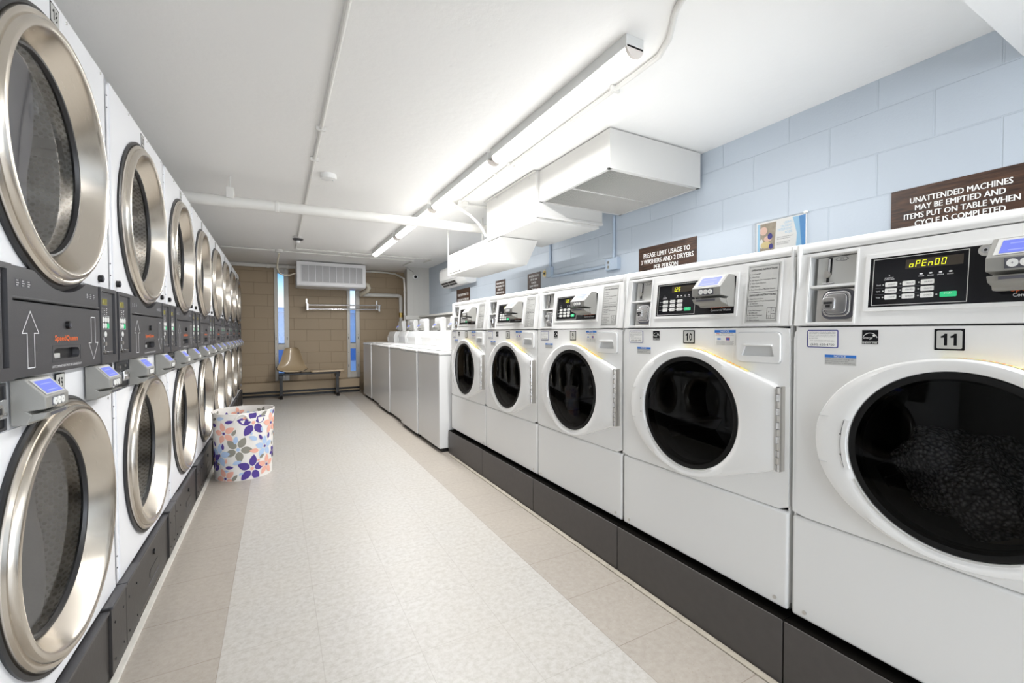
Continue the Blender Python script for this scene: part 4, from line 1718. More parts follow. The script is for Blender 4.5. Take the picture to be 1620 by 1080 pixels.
def conduit(label, pts, r=0.011, mat='pipe_paint', clips=(), clip_ax='x', name='conduit'):
    c = Vector(pts[0])
    t_ = thing(name, label, 'conduit', tuple(c))
    MB().tube([tuple(Vector(p) - c) for p in pts], r, mat).build('tube', t_)
    for p in clips:
        q = Vector(p) - c
        if clip_ax == 'x':
            MB().box(q.x - 0.026, q.x + 0.026, q.y - 0.008, q.y + 0.008, q.z - r - 0.003, q.z + r, mat, 0.002).build('clip', t_)
        elif clip_ax == 'y':
            MB().box(q.x - 0.008, q.x + 0.008, q.y - 0.026, q.y + 0.026, q.z - r - 0.003, q.z + r, mat, 0.002).build('clip', t_)
        else:
            MB().box(q.x - r - 0.002, q.x + r, q.y - 0.022, q.y + 0.022, q.z - 0.008, q.z + 0.008, mat, 0.002).build('clip', t_)
    return t_


cz = CZ - 0.013
conduit('thin white conduit running along the ceiling to the dark ceiling sensor', [(0.238, -3.1, cz), (0.240, 2.9, cz), (0.246, 5.93, cz)], clips=[(0.24, 1.2, cz), (0.240, 2.75, cz), (0.241, 3.25, cz), (0.243, 4.6, cz)])
conduit('white conduit bending beside the nearest tube light towards the duct', [(1.255, 0.65, cz), (1.258, 1.05, cz), (1.30, 1.14, cz), (1.40, 1.26, cz), (1.45, 1.36, cz), (1.455, 1.5, cz), (1.465, 2.6, cz), (1.475, 3.66, cz)],
        r=0.012, clips=[(1.455, 1.64, cz), (1.468, 2.72, cz), (1.470, 2.95, cz)])
b = MB()
b.box(-0.05, 0.05, -0.06, 0.06, -0.045, 0.0, 'pipe_paint', 0.006)
b.cyl((0.05, 0, -0.022), 0.014, 0.03, 'x', 'pipe_paint', 12)
tag(b.build('junction_box', None, (1.50, 3.75, CZ)), 'white ceiling junction box beside the tall duct cabinet', 'junction box')
conduit('short white conduit between the ceiling box and the duct cabinet', [(1.58, 3.75, CZ - 0.022), (1.76, 3.72, CZ - 0.022)], r=0.013)
conduit('white flexible cable drooping from the ceiling box behind the duct cabinet', [(1.44, 3.75, CZ - 0.02), (1.40, 3.70, CZ - 0.03), (1.40, 3.66, CZ - 0.06), (1.45, 3.66, 2.20), (1.55, 3.66, 2.15), (1.63, 3.66, 2.09), (1.675, 3.655, 2.03), (1.70, 3.645, 1.97)], r=0.012, name='flexible_cable')
conduit('white conduit on the ceiling before the wall heater, ending in a bend', [(0.246, 6.0, CZ - 0.02), (0.247, 6.78, cz), (0.27, 6.83, cz), (1.2, 6.83, cz), (2.20, 6.83, cz), (2.23, 6.86, cz), (2.20, 7.2, cz)], clips=[(1.0, 6.83, cz)], clip_ax='y')
conduit('white conduit on the ceiling from behind the dryers to the round box', [(-0.66, 7.10, cz), (0.02, 7.10, cz)], clips=[(-0.4, 7.10, cz)], clip_ax='y')
conduit('white conduit on the ceiling from the round box towards the corner', [(0.06, 7.12, cz), (1.5, 7.12, cz), (2.0, 7.12, cz), (1.98, 7.7, cz)], clips=[(0.95, 7.12, cz)], clip_ax='y')
b = MB()
b.cyl((0, 0, -0.04), 0.055, 0.04, 'z', 'pipe_paint', 20)
tag(b.build('junction_box', None, (0.045, 7.11, CZ)), 'round white ceiling junction box above the left window', 'junction box')
conduit('cream flexible cable looping from the ceiling box to the heater', [(0.05, 7.15, CZ - 0.04), (0.03, 7.3, 2.18), (0.02, 7.5, 2.08), (0.05, 7.7, 2.02), (0.12, 7.85, 2.01), (0.20, 7.95, 2.03), (0.26, 8.0, 2.06), (0.284, 8.02, 2.07)], r=0.012, mat='pipe_cream', name='flexible_cable')
t = thing('heating_pipe', 'thick white pipe along the top of the brown wall, left of the heater', 'pipe', (-1.3, 8.58, 2.245))
MB().tube([(0, 0, 0), (1.62, 0, 0)], 0.034, 'pipe_paint', 16).build('pipe_run', t)
for x0 in (1.16, 1.30, 1.46):
    MB().lathe([(0.0345, x0), (0.041, x0 + 0.005), (0.041, x0 + 0.045), (0.0345, x0 + 0.05)], (0, 0, 0), 'x', 16, 'pipe_paint').build('coupling', t)
# pipe from heater to the corner
t = thing('heating_pipe', 'white insulated pipe running from the heater and down beside the corner', 'pipe', (1.38, 8.45, 1.93))
P = [(0.046, -0.15, 0.03), (0.07, -0.16, 0.04), (0.10, -0.17, 0.03), (0.12, -0.17, -0.02), (0.10, -0.14, -0.07), (0.05, -0.06, -0.10), (0.02, 0.10, -0.13)]
MB().tube(P, 0.038, 'pipe_cream', 16).build('elbow', t)
MB().tube([(0.02, 0.12, -0.125), (0.70, 0.12, -0.120)] + [(0.72 + 0.05 * math.sin(R(q)), 0.12, -0.17 + 0.05 * math.cos(R(q))) for q in (15, 45, 75, 90)] + [(0.77, 0.12, -0.45)], 0.036, 'pipe_paint', 16).build('pipe_run', t)
MB().cyl((0.77, 0.12, -0.54), 0.037, 0.09, 'z', 'brass', 16).build('valve', t)
MB().cyl((0.77, 0.12, -1.1), 0.034, 0.56, 'z', 'pipe_paint', 16).build('pipe_drop', t)
# conduit in the corner with camera
conduit('white vertical conduit on the edge of the boxed corner', [(1.10, 8.60, 2.25), (1.9, 8.60, 2.25), (2.03, 8.50, 2.22), (2.06, 8.30, 2.16), (2.065, 7.99, 2.08), (2.068, 7.96, 1.9), (2.068, 7.96, 1.12)], r=0.016, clips=[(2.068, 7.96, 1.85), (2.068, 7.96, 1.42)], clip_ax='z')
conduit('grey cable curving down to the white corner camera', [(2.05, 7.80, 2.26), (2.12, 7.84, 2.24), (2.20, 7.865, 2.20), (2.225, 7.87, 2.14)], r=0.009, mat='nickel', name='cable')
t = thing('security_camera', 'small white round security camera on the boxed corner', 'camera', (2.24, 7.895, 2.105))
MB().lathe([(0.045, 0), (0.048, -0.02), (0.045, -0.05), (0.036, -0.058), (0, -0.058)], (0, 0, 0), 'y', 28, 'plastic_white').build('housing', t)
MB().lathe([(0.027, -0.058), (0.024, -0.066), (0, -0.068)], (0, 0, 0), 'y', 24, 'black_gloss').build('lens', t)
# ceiling fittings
t = thing('smoke_detector', 'round white smoke detector on the ceiling beside the thin conduit', 'smoke detector', (0.358, 3.56, CZ))
MB().lathe([(0, -0.040), (0.030, -0.040), (0.052, -0.034), (0.058, -0.022), (0.056, 0)], (0, 0, 0), 'z', 32, 'plastic_white').build('housing', t)
MB().lathe([(0, -0.043), (0.006, -0.043), (0.007, -0.040)], (0.03, 0, 0), 'z', 12, 'plastic_shade').build('test_button', t)
t = thing('ceiling_sensor', 'dark grey dome fitting under the ceiling above the heater', 'sensor', (0.247, 6.02, CZ))
MB().lathe([(0, -0.03), (0.045, -0.03), (0.045, 0)], (0, 0, 0), 'z', 24, 'pipe_paint').build('mounting_box', t)
MB().lathe([(0.0, -0.032), (0.062, -0.030), (0.058, -0.042), (0.035, -0.052), (0, -0.054)], (0, 0, 0), 'z', 28, 'charcoal').build('dome', t)
MB().lathe([(0.026, -0.052), (0.026, -0.068), (0.018, -0.082), (0, -0.086)], (0, 0, 0), 'z', 20, 'plastic_white').build('bulb', t)

# ------------------------------------------------------------------ air handling units on the right
t = thing('air_handler', 'big white ceiling unit with a louvred underside, against the blue wall', 'air conditioner', (1.71, 1.97, CZ))
b = MB()
W, D = 0.775, 0.77
b.box(0, W, 0, 0.004, -0.232, -0.008, 'duct_paint')
b.box(0, 0.004, 0.004, D, -0.232, -0.008, 'duct_paint')
b.box(W - 0.004, W, 0.004, D, -0.232, -0.008, 'duct_paint')
b.box(0.004, W - 0.004, D - 0.004, D, -0.232, -0.008, 'duct_paint')
b.box(0.004, W - 0.004, 0.004, D - 0.004, -0.012, -0.008, 'duct_paint')
b.box(0.01, W - 0.01, 0.01, D - 0.01, -0.200, -0.195, 'grille_dark')
b.build('casing', t)
b = MB()
b.box(0, W, -0.002, 0.028, -0.238, -0.230, 'duct_paint', 0.001)
b.box(0, W, D - 0.028, D, -0.238, -0.230, 'duct_paint', 0.001)
b.box(0, 0.022, 0, D, -0.238, -0.230, 'duct_paint', 0.001)
b.box(W - 0.022, W, 0, D, -0.238, -0.230, 'duct_paint', 0.001)
b.box(0.02, W - 0.02, D * 0.52, D * 0.52 + 0.010, -0.238, -0.228, 'duct_paint', 0.001)
n_ = 44
for i in range(n_):
    xx = 0.026 + (W - 0.052) * i / (n_ - 1)
    b.box(xx - 0.0011, xx + 0.0011, 0.028, D - 0.028, -0.2375, -0.2305, 'duct_paint')
o = b.build('intake_grille', t)
t = thing('duct_cabinet', 'tall white sheet metal duct cabinet hung behind the louvred unit', 'duct', (1.69, 2.745, CZ))
W, D = 0.60, 0.865
b = MB()
b.box(0, W, 0.0, D, -0.340, -0.006, 'duct_paint', 0.002)
b.box(0.0, W - 0.01, 0.01, D - 0.01, -0.366, -0.3405, 'duct_paint', 0.002)
b.build('casing', t)
b = MB()
b.box(0.02, W, -0.018, 0.0, -0.322, -0.238, 'duct_paint', 0.001)
b.box(0.02, W + 0.005, -0.022, 0.0, -0.345, -0.322, 'duct_paint', 0.004)
b.build('flange', t)
b = MB()
b.box(-0.022, 0, 0, D + 0.02, -0.016, -0.008, 'duct_paint', 0.001)
b.box(-0.006, 0, 0.0, 0.035, -0.36, -0.01, 'duct_paint', 0.001)
for yy in (0.10, 0.35, 0.65):
    b.cyl((-0.001, yy, -0.030), 0.006, -0.004, 'x', 'label_grey', 8)
b.cyl((-0.001, 0.40, -0.18), 0.003, -0.002, 'x', 'label_grey', 8)
b.build('mounting_rail', t)
t = thing('supply_duct', 'white rectangular duct with a side vent, hung below the ceiling', 'duct', (1.70, 3.54, 1.725))
b = MB()
b.prism([(0.0, 0.0), (1.09, 0.0), (1.09, 0.225), (0.075, 0.225), (0.075, 0.190), (-0.20, 0.190)], 'x', 0, 0.37, 'duct_paint', 0.002)
b.build('duct_run', t)
b = MB()
b.box(-0.002, 0.0, 0.225, 0.229, 0.004, 0.220, 'plastic_shade')
b.box(-0.003, 0.001, -0.003, 0.003, 0.0, 0.215, 'duct_paint', 0.001)
b.box(-0.003, 0.001, 0.70, 0.706, 0.0, 0.225, 'duct_paint', 0.001)
b.build('seam', t)
b = MB()
b.box(-0.003, 0, 0.71, 1.085, 0.0, 0.225, 'duct_paint', 0.001)
b.box(-0.0045, -0.003, 0.745, 1.045, 0.032, 0.196, 'grille_grey')
for i in range(16):
    z = 0.036 + i * 0.0103
    b.box(-0.0065, -0.0045, 0.745, 1.045, z, z + 0.0016, 'plastic_shade')
for a in ((0.735, 1.055, 0.022, 0.034), (0.735, 1.055, 0.194, 0.206), (0.735, 0.747, 0.022, 0.206), (1.043, 1.055, 0.022, 0.206)):
    b.box(-0.010, -0.003, a[0], a[1], a[2], a[3], 'duct_paint', 0.001)
b.build('vent', t)
for yy, xx in ((1.085, -0.006), (0.62, 0.2)):
    MB().tube([(xx, yy, 0.0 if yy > 1 else 0.22), (xx, yy, CZ - 1.725)], 0.007, 'pipe_paint').build('hanger_rod', t)
# mini split
t = thing('split_air_conditioner', 'white rounded split air conditioner high on the blue wall', 'air conditioner', (2.515, 6.72, 1.80))
prof = [(0, 0.02), (0, 0.30), (-0.15, 0.305), (-0.185, 0.29), (-0.205, 0.25), (-0.21, 0.15), (-0.20, 0.09), (-0.165, 0.03), (-0.13, 0.0), (-0.05, 0.0)]
b = MB()
b.prism([(a, c_) for a, c_ in prof], 'y', 0, -1.0, 'plastic_white', 0.006, 3)
b.build('casing', t)
b = MB()
for q in range(2):
    x0, z0, x1, z1 = (-0.196, 0.070, -0.176, 0.044) if q == 0 else (-0.170, 0.036, -0.148, 0.014)
    for j in range(2):
        ya, yb = -0.05 - j * 0.31, -0.34 - j * 0.31
        b.add([(x0 - 0.004, ya, z0 - 0.004), (x0 - 0.004, yb, z0 - 0.004), (x1 - 0.004, yb, z1 - 0.004), (x1 - 0.004, ya, z1 - 0.004)], [(0, 1, 2, 3)], 'black')
b.build('air_outlet', t)
for yy in (-0.02,):
    MB().box(-0.212, -0.205, yy - 0.96, yy, 0.095, 0.099, 'plastic_shade').build('panel_seam', t)

# ------------------------------------------------------------------ wall heater and bar on the brown wall
t = thing('unit_heater', 'white louvred unit heater hung high on the brown wall', 'heater', (0.298, 7.92, 1.86))
W = 1.085
b = MB()
b.prism([(0, 0.02), (0.0, 0.405), (0.02, 0.41), (0.5, 0.41), (0.5, 0.0), (0.03, 0.0)], 'x', 0, W, 'heater_paint', 0.012, 3)
b.build('casing', t)
b = MB()
n_ = 9
gx0, gx1, gz0, gz1 = 0.068, W - 0.055, 0.075, 0.345
b.box(gx0, gx1, -0.003, 0.001, gz0, gz1, 'grille_grey')
for i in range(28):
    z = gz0 + 0.003 + i * (gz1 - gz0 - 0.006) / 28
    b.box(gx0, gx1, -0.006, -0.003, z, z + 0.003, 'heater_paint')
for i in range(n_ + 1):
    x = gx0 + (gx1 - gx0) * i / n_
    b.box(x - 0.0045, x + 0.0045, -0.012, 0, gz0 - 0.004, gz1 + 0.004, 'heater_paint', 0.001)
b.box(gx0, gx1, -0.012, 0, gz0 - 0.006, gz0 + 0.002, 'heater_paint', 0.001)
b.box(gx0, gx1, -0.012, 0, gz1 - 0.002, gz1 + 0.006, 'heater_paint', 0.001)
b.build('louvre', t)
for xx in (0.06, W - 0.09):
    b = MB()
    b.box(xx, xx + 0.006, 0.04, 0.07, 0.40, CZ - 1.86, 'nickel')
    b.box(xx + 0.035, xx + 0.041, 0.04, 0.07, 0.40, CZ - 1.86, 'nickel')
    b.tube([(xx + 0.02, 0.055, 0.41), (xx + 0.02, 0.055, 0.425)], 0.012, 'nickel', 8)
    b.build('bracket', t)
t = thing('clothes_rail', 'chrome double clothes rail on brackets across the brown wall', 'clothes rail', (0.48, 8.7, 1.55))
for yy, zz in ((-0.22, 0.035), (-0.14, -0.035)):
    MB().tube([(0.0, yy, zz), (1.27, yy, zz + 0.02)], 0.013, 'chrome', 14).build('rail', t)
for xx in (0.005, 1.235):
    b = MB()
    b.box(xx - 0.014, xx + 0.014, -0.008, 0, -0.03, 0.16, 'chrome', 0.003)
    b.box(xx - 0.008, xx + 0.008, -0.24, 0, -0.005, 0.012, 'chrome', 0.002)
    b.box(xx - 0.018, xx + 0.018, -0.245, -0.13, -0.06, 0.065, 'chrome', 0.006)
    b.build('bracket', t)
# convector casing along the brown wall
t = thing('baseboard_convector', 'brown painted convector casing along the foot of the back wall', 'convector', (-0.6, BY, 0))
MB().box(0, 1.95, -0.24, 0, 0.10, 0.245, 'brown_paint', 0.004).build('casing', t)
b = MB()
b.box(0, 1.95, -0.20, 0, 0.0, 0.10, 'black')
b.tube([(0, -0.215, 0.05), (1.95, -0.215, 0.05)], 0.012, 'brown_paint', 8)
b.build('base', t)
b = MB()
for i in range(44):
    b.box(0.02 + i * 0.044, 0.05 + i * 0.044, -0.10, -0.06, 0.2452, 0.2462, 'black')
b.build('outlet_slots', t)

# ------------------------------------------------------------------ bench
t = thing('waiting_bench', 'black legged bench with a tan shell seat and a small tan table', 'bench', (0.0, 8.22, 0))
b = MB()
b.box(0.02, 0.98, -0.03, 0.03, 0.385, 0.415, 'bench_steel', 0.002)
b.box(0.02, 0.98, 0.10, 0.14, 0.385, 0.415, 'bench_steel', 0.002)
for xx in (0.12, 0.36, 0.58, 0.90):
    b.box(xx - 0.015, xx + 0.015, -0.10, 0.16, 0.413, 0.425, 'bench_steel', 0.002)
b.build('rail', t)
for xx in (0.055, 0.93):
    b = MB()
    b.box(xx - 0.024, xx + 0.024, -0.03, 0.03, 0.04, 0.39, 'bench_steel', 0.003)
    b.prism([(-0.16, 0.0), (-0.17, 0.022), (-0.12, 0.05), (0.14, 0.05), (0.20, 0.0)], 'x', xx - 0.022, xx + 0.022, 'bench_steel', 0.003)
    b.box(xx - 0.032, xx + 0.032, -0.10, 0.12, 0.33, 0.395, 'bench_steel', 0.003)
    b.build('leg', t)
# shell seat
prof = [(-0.235, 0.452, 0.190), (-0.228, 0.468, 0.214), (-0.20, 0.470, 0.228), (-0.13, 0.452, 0.236), (-0.05, 0.440, 0.238), (0.03, 0.438, 0.236), (0.10, 0.452, 0.230), (0.155, 0.49, 0.218),
        (0.190, 0.55, 0.196), (0.212, 0.62, 0.172), (0.228, 0.70, 0.148), (0.242, 0.77, 0.128), (0.250, 0.810, 0.114), (0.253, 0.828, 0.098), (0.255, 0.836, 0.070)]
vs, fs = [], []
nu = 20
for (y, z, hw) in prof:
    for i in range(nu + 1):
        u = -1 + 2 * i / nu
        curl = 0.045 * abs(u) ** 3.5
        back = max(0, min(1, (z - 0.46) / 0.12))
        yy = y - back * 0.085 * abs(u) ** 2.4
        zz = z + (1 - back) * curl
        vs.append((u * hw, yy, zz))
m_ = len(prof)
for j in range(m_ - 1):
    for i in range(nu):
        a = j * (nu + 1) + i
        fs.append((a, a + 1, a + nu + 2, a + nu + 1))
b = MB().add(vs, fs, 'fibreglass')
o = b.build('seat_shell', t, (0.225, 0.0, 0.0))
sd = o.modifiers.new('thick', 'SOLIDIFY')
sd.thickness = 0.007
sd.offset = -1
ss = o.modifiers.new('smooth', 'SUBSURF')
ss.levels = ss.render_levels = 1
b = MB()
b.prism(rr_pts(0.50, 1.045, -0.16, 0.20, 0.05, 6), 'z', 0.425, 0.452, 'fibreglass', 0.008, 3)
b.prism(rr_pts(0.525, 1.02, -0.135, 0.175, 0.04, 6), 'z', 0.452, 0.4535, 'fibreglass')
b.build('table_top', t)

# ------------------------------------------------------------------ laundry basket with flower print
BR, BH = 0.200, 0.50


def basket_pt(a, z, off=0.0):
    r = BR * (0.955 + 0.075 * z / BH) + 0.006 * math.sin(3 * a + 1) * (0.4 + z / BH) + off
    if z > BH - 0.06:
        r += 0.006 * math.sin(2 * a + 0.5)
    return (r * math.cos(a), r * math.sin(a), z)


b = MB()
na, nz = 72, 14
vs, fs = [], []
for off in (0.0, -0.003):
    for j in range(nz + 1):
        for i in range(na):
            vs.append(basket_pt(2 * PI * i / na, BH * j / nz, off))
for s_ in range(2):
    o_ = s_ * (nz + 1) * na
    for j in range(nz):
        for i in range(na):
            q = (o_ + j * na + i, o_ + j * na + (i + 1) % na, o_ + (j + 1) * na + (i + 1) % na, o_ + (j + 1) * na + i)
            fs.append(q if s_ == 0 else q[::-1])
for i in range(na):
    j = (i + 1) % na
    A = nz * na
    Bb = (nz + 1) * na + nz * na
    fs.append((A + i, A + j, Bb + j, Bb + i))
b.add(vs, fs, 'cotton')
b.add([basket_pt(2 * PI * i / na, 0.004, -0.004) for i in range(na)], [tuple(range(na))], 'cotton')


PET = [0]


def petal(ca, cz_, ang, r0, r1, w_, mat, inside=False):
    """leaf-shaped patch on the wall. ca: centre angle, arc lengths in metres"""
    n = 10
    PET[0] += 1
    lift = 0.0010 + 0.000012 * PET[0]
    L, Rr = [], []
    for i in range(n + 1):
        t_ = i / n
        d = r0 + (r1 - r0) * t_
        h = w_ * (math.sin(PI * t_ ** 0.8) ** 0.75 if 0 < t_ < 1 else 0)
        L.append((d, h))
        Rr.append((d, -h))
    out = []
    for A, Bq in zip(L, Rr):
        row = []
        for d, h in (A, ((A[0]), 0), Bq):
            u = d * math.cos(ang) - h * math.sin(ang)
            v = d * math.sin(ang) + h * math.cos(ang)
            z = cz_ + v
            z = max(0.004, min(BH - 0.004, z))
            row.append(basket_pt(ca + u / BR, z, -0.0045 if inside else lift))
        out.append(row)
    vs, fs = [], []
    for row in out:
        vs += row
    for i in range(n):
        for q in range(2):
            f = (3 * i + q, 3 * i + q + 1, 3 * i + q + 4, 3 * i + q + 3)
            fs.append(f if inside else f[::-1])
    b.add(vs, fs, mat)


def flower(ca, cz_, r, mat, cmat, rot, np_=5, inside=False):
    for i in range(np_):
        petal(ca, cz_, R(rot + 360 * i / np_), r * 0.17, r, r * 0.26, mat, inside)
    for i in range(6):
        petal(ca, cz_, R(60 * i), 0, r * 0.14, r * 0.07, cmat, inside)


CD = math.atan2(-3.97, 0.265)      # direction from basket towards the camera


def from_px(u, v):
    """crop pixel of the photo's basket -> (angle, z)"""
    s = max(-0.97, min(0.97, (u - 622) / 258))
    return CD + math.asin(s), (858 - v) / 545 * 0.50


FL = [(708, 395, 0.110, 'petal_purple', 'petal_pink', 20), (470, 465, 0.082, 'petal_pink', 'petal_purple', 30), (578, 600, 0.098, 'petal_grey', 'petal_blue', 62),
      (425, 645, 0.090, 'petal_blue', 'petal_purple', 10), (692, 770, 0.105, 'petal_purple', 'petal_pink', 82), (806, 610, 0.082, 'petal_blue', 'petal_purple', 90),
      (858, 428, 0.085, 'petal_pink', 'petal_purple', 95), (468, 832, 0.080, 'petal_pink', 'petal_purple', 40), (822, 768, 0.080, 'petal_pink', 'petal_purple', 15),
      (380, 690, 0.085, 'petal_purple', 'petal_pink', 30), (880, 680, 0.05, 'petal_purple', 'petal_pink', 50)]
for u, v, r, m1, m2, ro in FL:
    a, z = from_px(u, v)
    flower(a, z, r, m1, m2, ro)
BITS = [(390, 405, 0.030, 'petal_purple', 0), (517, 373, 0.028, 'petal_purple', 10), (405, 352, 0.022, 'petal_grey', 20), (550, 460, 0.025, 'petal_grey', 60), (562, 520, 0.030, 'petal_blue', 80), (705, 522, 0.034, 'petal_blue', 150),
        (770, 525, 0.024, 'petal_purple', 120), (458, 572, 0.024, 'petal_purple', 90), (388, 555, 0.022, 'petal_purple', 120), (838, 527, 0.024, 'petal_purple', 80), (712, 627, 0.034, 'petal_pink', 170), (568, 705, 0.030, 'petal_blue', 20),
        (505, 742, 0.028, 'petal_purple', 0), (545, 828, 0.028, 'petal_grey', 50), (413, 717, 0.020, 'petal_grey', 0), (805, 335, 0.030, 'petal_grey', 30), (885, 338, 0.020, 'petal_purple', 70), (782, 685, 0.024, 'petal_grey', 30),
        (780, 462, 0.020, 'petal_blue', 110), (400, 760, 0.026, 'petal_purple', 10), (750, 712, 0.014, 'petal_pink', 0), (640, 350, 0.018, 'petal_pink', 0), (480, 770, 0.016, 'petal_blue', 0), (866, 600, 0.018, 'petal_grey', 80),
        (870, 520, 0.020, 'petal_grey', 60), (450, 345, 0.03, 'petal_blue', 10), (860, 320, 0.025, 'petal_blue', 80), (600, 800, 0.018, 'petal_blue', 20), (480, 690, 0.018, 'petal_pink', 80), (690, 480, 0.014, 'petal_blue', 90)]
for u, v, r, mt, ro in BITS:
    a, z = from_px(u, v)
    petal(a, z, R(ro), -r, r, r * 0.48, mt)
cols = ['petal_purple', 'petal_pink', 'petal_blue', 'petal_grey']
for i in range(16):
    a = CD + R(100) + R(165) * random.random()
    z = 0.08 + 0.36 * random.random()
    c1 = cols[i % 4]
    flower(a, z, 0.075, c1, cols[(i + 1) % 4], random.random() * 72)
for i in range(14):
    flower(2 * PI * i / 14, BH - 0.055 - 0.03 * (i % 2), 0.05, cols[(i * 3 + 1) % 4], 'petal_purple', i * 20, 5, True)
bt = thing('laundry_basket', 'round fabric laundry basket with purple, pink and blue flowers, beside the dryers', 'laundry basket', (-0.240, 3.975, 0.0))
b.build('fabric_wall', bt)
b = MB()
for z in (BH,):
    pts = [basket_pt(2 * PI * i / 48, z, -0.001) for i in range(49)]
    b.tube(pts, 0.0035, 'cotton', 6, False)
b.build('rim', bt)
for a in (CD + R(-2), CD + R(178)):
    b = MB()
    P = []
    for i in range(13):
        q = -1 + 2 * i / 12
        x, y, z = basket_pt(a + q * 0.24, BH - 0.012 - 0.055 * (abs(q) ** 2.2) + 0.008, 0.006)
        P.append((x, y, z))
    b.tube(P, 0.0075, 'cotton', 8)
    b.build('handle', bt)


# ------------------------------------------------------------------ signs on the blue wall
def wood_sign(y0, y1, z0, z1, lines, label, h, group='brown wood grain notices on the blue wall', y_left=None, step=None, ztop=None, widths=None):
    """y0>y1: from the far (left in view) edge to the near edge"""
    W = y0 - y1
    t_ = thing('wall_sign', label, 'sign', (WX, y0, z0), RIGHT, group)
    b = MB()
    b.box(0, W, -0.005, 0, 0, z1 - z0, 'walnut', 0.0008, 1)
    b.build('board', t_)
    b = MB()
    H = z1 - z0
    for i, s in enumerate(lines):
        for dx in (-0.035, 0.0, 0.035):
            b.text(s, W / 2 + dx * h, H - (ztop or 0.045) - i * step, h, -0.0056 - 0.0001 * (dx + 0.04), 'paper', width=(widths[i] if widths else None), bold=False, sq=0.82)
    b.build('lettering', t_)


wood_sign(0.954, 0.505, 1.44, 1.738, ['UNATTENDED MACHINES', 'MAY BE EMPTIED AND', 'ITEMS PUT ON TABLE WHEN', 'CYCLE IS COMPLETED'], 'long brown wood grain sign about unattended machines, nearest the camera', 0.0235, step=0.0345, ztop=0.057,
          widths=[0.311, 0.275, 0.352, 0.276])
wood_sign(2.551, 2.016, 1.40, 1.745, ['PLEASE LIMIT USAGE TO', '3 WASHERS AND 2 DRYERS', 'PER PERSON'], 'brown wood grain sign asking to limit usage, above the washer numbered 10', 0.033, step=0.048, ztop=0.065, widths=[0.43, 0.484, 0.222])
wood_sign(4.276, 4.003, 1.42, 1.750, ['IMPORTANT NOTICE', 'USE ALL SOAP', 'POWDER', 'DO NOT OVERLOAD', 'THESE', 'MACHINES'], 'brown wood grain sign above the washer numbered 8', 0.022, step=0.036, ztop=0.035, widths=[0.20, 0.14, 0.10, 0.18, 0.10, 0.15])
wood_sign(5.100, 4.826, 1.42, 1.757, ['MANAGEMENT NOT', 'RESPONSIBLE FOR', 'ITEMS LEFT', 'UNATTENDED OR', 'DAMAGED'], 'small brown wood grain sign below the hanging duct', 0.024, step=0.040, ztop=0.038, widths=[0.21, 0.23, 0.15, 0.21, 0.14])
wood_sign(6.490, 5.958, 1.45, 1.760, ['PLEASE DONT FORGET TO', 'CLEAN LINT FILTER AND', 'MACHINES'], 'brown wood grain sign below the split air conditioner', 0.034, step=0.075, ztop=0.09, widths=[0.42, 0.45, 0.26])

# poster in an acrylic holder
t = thing('wall_poster', 'white and blue laundry detergent poster in a clear holder on the blue wall', 'poster', (WX, 1.597, 1.46), RIGHT)
W, H = 0.277, 0.274
b = MB()
b.box(0, W, -0.004, 0, 0, H, 'paper')
y = -0.0042
b.quad([(0.006, y, 0), (0.022, y, 0), (0.020, y, H - 0.008), (0.006, y, H - 0.008)], 'paper_blue')
b.quad([(0.020, y - 0.0002, 0), (0.098, y - 0.0002, 0), (0.116, y - 0.0002, H - 0.010), (0.022, y - 0.0002, H - 0.010)], 'paper_tan')
b.quad([(0.205, y, H - 0.006), (0.272, y, H - 0.006), (0.272, y, 0.0), (0.215, y, 0.0), (0.228, y, H - 0.10)], 'paper_blue')
b.quad([(0.238, y - 0.0002, H - 0.006), (0.272, y - 0.0002, H - 0.006), (0.272, y - 0.0002, 0.0), (0.262, y - 0.0002, 0.0)], 'paper_deep')


def blob(cx, cz_, rx, rz_, mat, yy):
    b.add([(cx + rx * math.cos(R(20 * i)), yy, cz_ + rz_ * math.sin(R(20 * i))) for i in range(18)], [tuple(range(18))], mat)


blob(0.042, 0.222, 0.022, 0.024, 'paper_pink', y - 0.0005)
blob(0.068, 0.175, 0.024, 0.017, 'paper_pink', y - 0.0005)
blob(0.080, 0.186, 0.014, 0.018, 'navy', y - 0.0007)
blob(0.030, 0.150, 0.010, 0.028, 'paper', y - 0.0005)
blob(0.055, 0.140, 0.030, 0.020, 'paper_straw', y - 0.0006)
blob(0.086, 0.128, 0.012, 0.016, 'navy', y - 0.0008)
blob(0.050, 0.060, 0.035, 0.040, 'paper_straw', y - 0.0006)
for i, (s, w_) in enumerate((('USING', 0.045), ('LAUNDRY', 0.060), ('DETERGENT', 0.078), ('PODS', 0.038))):
    b.text(s, 0.203, 0.248 - i * 0.0185, 0.013, y - 0.0005, 'paper_blue', width=w_, align='R')
for i, (s, w_) in enumerate((('PLACE YOUR POD IN THE DRUM', 0.085), ('FIRST, BEFORE LOADING', 0.072), ('', 0), ('BE SURE TO USE IN THE', 0.072), ('DRUM, NOT DISPENSER', 0.064), ('', 0), ('', 0), ('1. Place pod in drum', 0.07), ('2. Add laundry', 0.05), ('3. Select cycle', 0.05))):
    if s:
        b.text(s, 0.120, 0.170 - i * 0.0095, 0.005, y - 0.0005, 'ink_grey', width=w_, align='L')
b.build('sheet', t)
b = MB()
b.box(-0.006, W + 0.006, -0.012, -0.009, -0.006, H + 0.006, 'acrylic')
b.build('acrylic_cover', t)
b = MB()
b.box(W - 0.012, W + 0.008, -0.014, 0, H - 0.002, H + 0.010, 'paper', 0.003)
b.build('corner_clip', t)

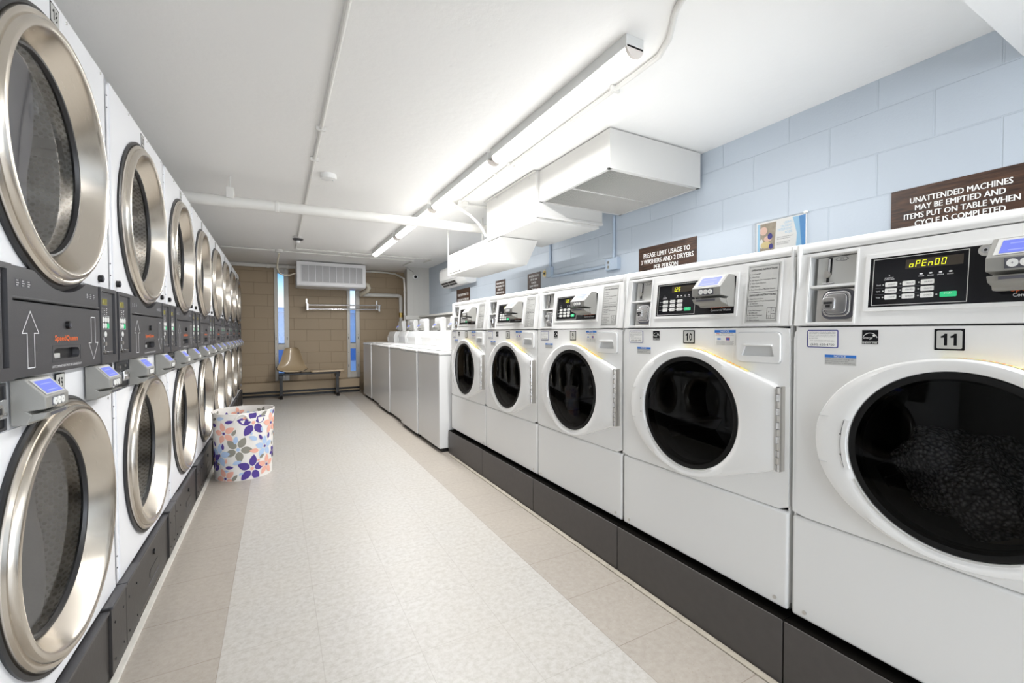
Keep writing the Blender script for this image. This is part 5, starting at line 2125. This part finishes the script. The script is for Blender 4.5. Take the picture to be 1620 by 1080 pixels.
# outlet boxes and conduit on the blue wall
t = thing('outlet_box', 'blue painted outlet box on the wall between the signs', 'outlet', (WX, 2.905, 1.615), RIGHT)
MB().box(0, 0.145, -0.045, 0, 0, 0.10, 'conduit_blue', 0.006).build('box', t)
b = MB()
b.box(0.012, 0.078, -0.048, -0.044, 0.008, 0.092, 'conduit_blue', 0.002)
for zz in (0.028, 0.066):
    b.prism(rr_pts(0.033, 0.057, zz - 0.013, zz + 0.013, 0.006), 'y', -0.0495, -0.047, 'plastic_grey')
    b.box(0.040, 0.043, -0.0500, -0.048, zz - 0.004, zz + 0.006, 'black')
    b.box(0.048, 0.051, -0.0500, -0.048, zz - 0.004, zz + 0.006, 'black')
b.build('socket', t)
conduit('blue painted conduit from the louvred unit down to the outlet box', [(WX - 0.015, 2.83, 1.71), (WX - 0.015, 2.83, CZ - 0.02)], r=0.013, mat='conduit_blue')
conduit('blue painted conduit between the outlet box and the round fitting', [(WX - 0.015, 3.76, 1.667), (WX - 0.015, 2.90, 1.662)], r=0.013, mat='conduit_blue')
conduit('blue painted conduit from the duct cabinet down to the round fitting', [(WX - 0.015, 3.80, 1.77), (WX - 0.015, 3.80, CZ - 0.02)], r=0.013, mat='conduit_blue')
t = thing('switch_box', 'blue painted box with a round brass key fitting on the wall', 'switch', (WX, 3.84, 1.665), RIGHT)
MB().box(0, 0.085, -0.04, 0, 0, 0.105, 'conduit_blue', 0.005).build('box', t)
b = MB()
b.cyl((-0.03, -0.01, 0.045), 0.040, -0.026, 'y', 'pipe_cream', 24)
b.cyl((-0.03, -0.036, 0.045), 0.028, -0.006, 'y', 'brass', 20)
b.cyl((-0.03, -0.042, 0.045), 0.012, -0.004, 'y', 'black', 14)
b.build('round_fitting', t)

# white ledge behind the top load washers
t = thing('wall_ledge', 'white boarded ledge running behind the top load washers', 'ledge', (2.36, 3.9, 0))
MB().box(0, 0.155, 0, 4.0, 0, 1.37, 'white_siding').build('boarding', t)
b = MB()
b.box(-0.06, 0.155, -0.02, 4.0, 1.37, 1.40, 'pipe_paint', 0.003)
b.box(-0.30, 0.0, 3.97, 4.0, 1.33, 1.40, 'pipe_paint', 0.003)
b.build('cap', t)
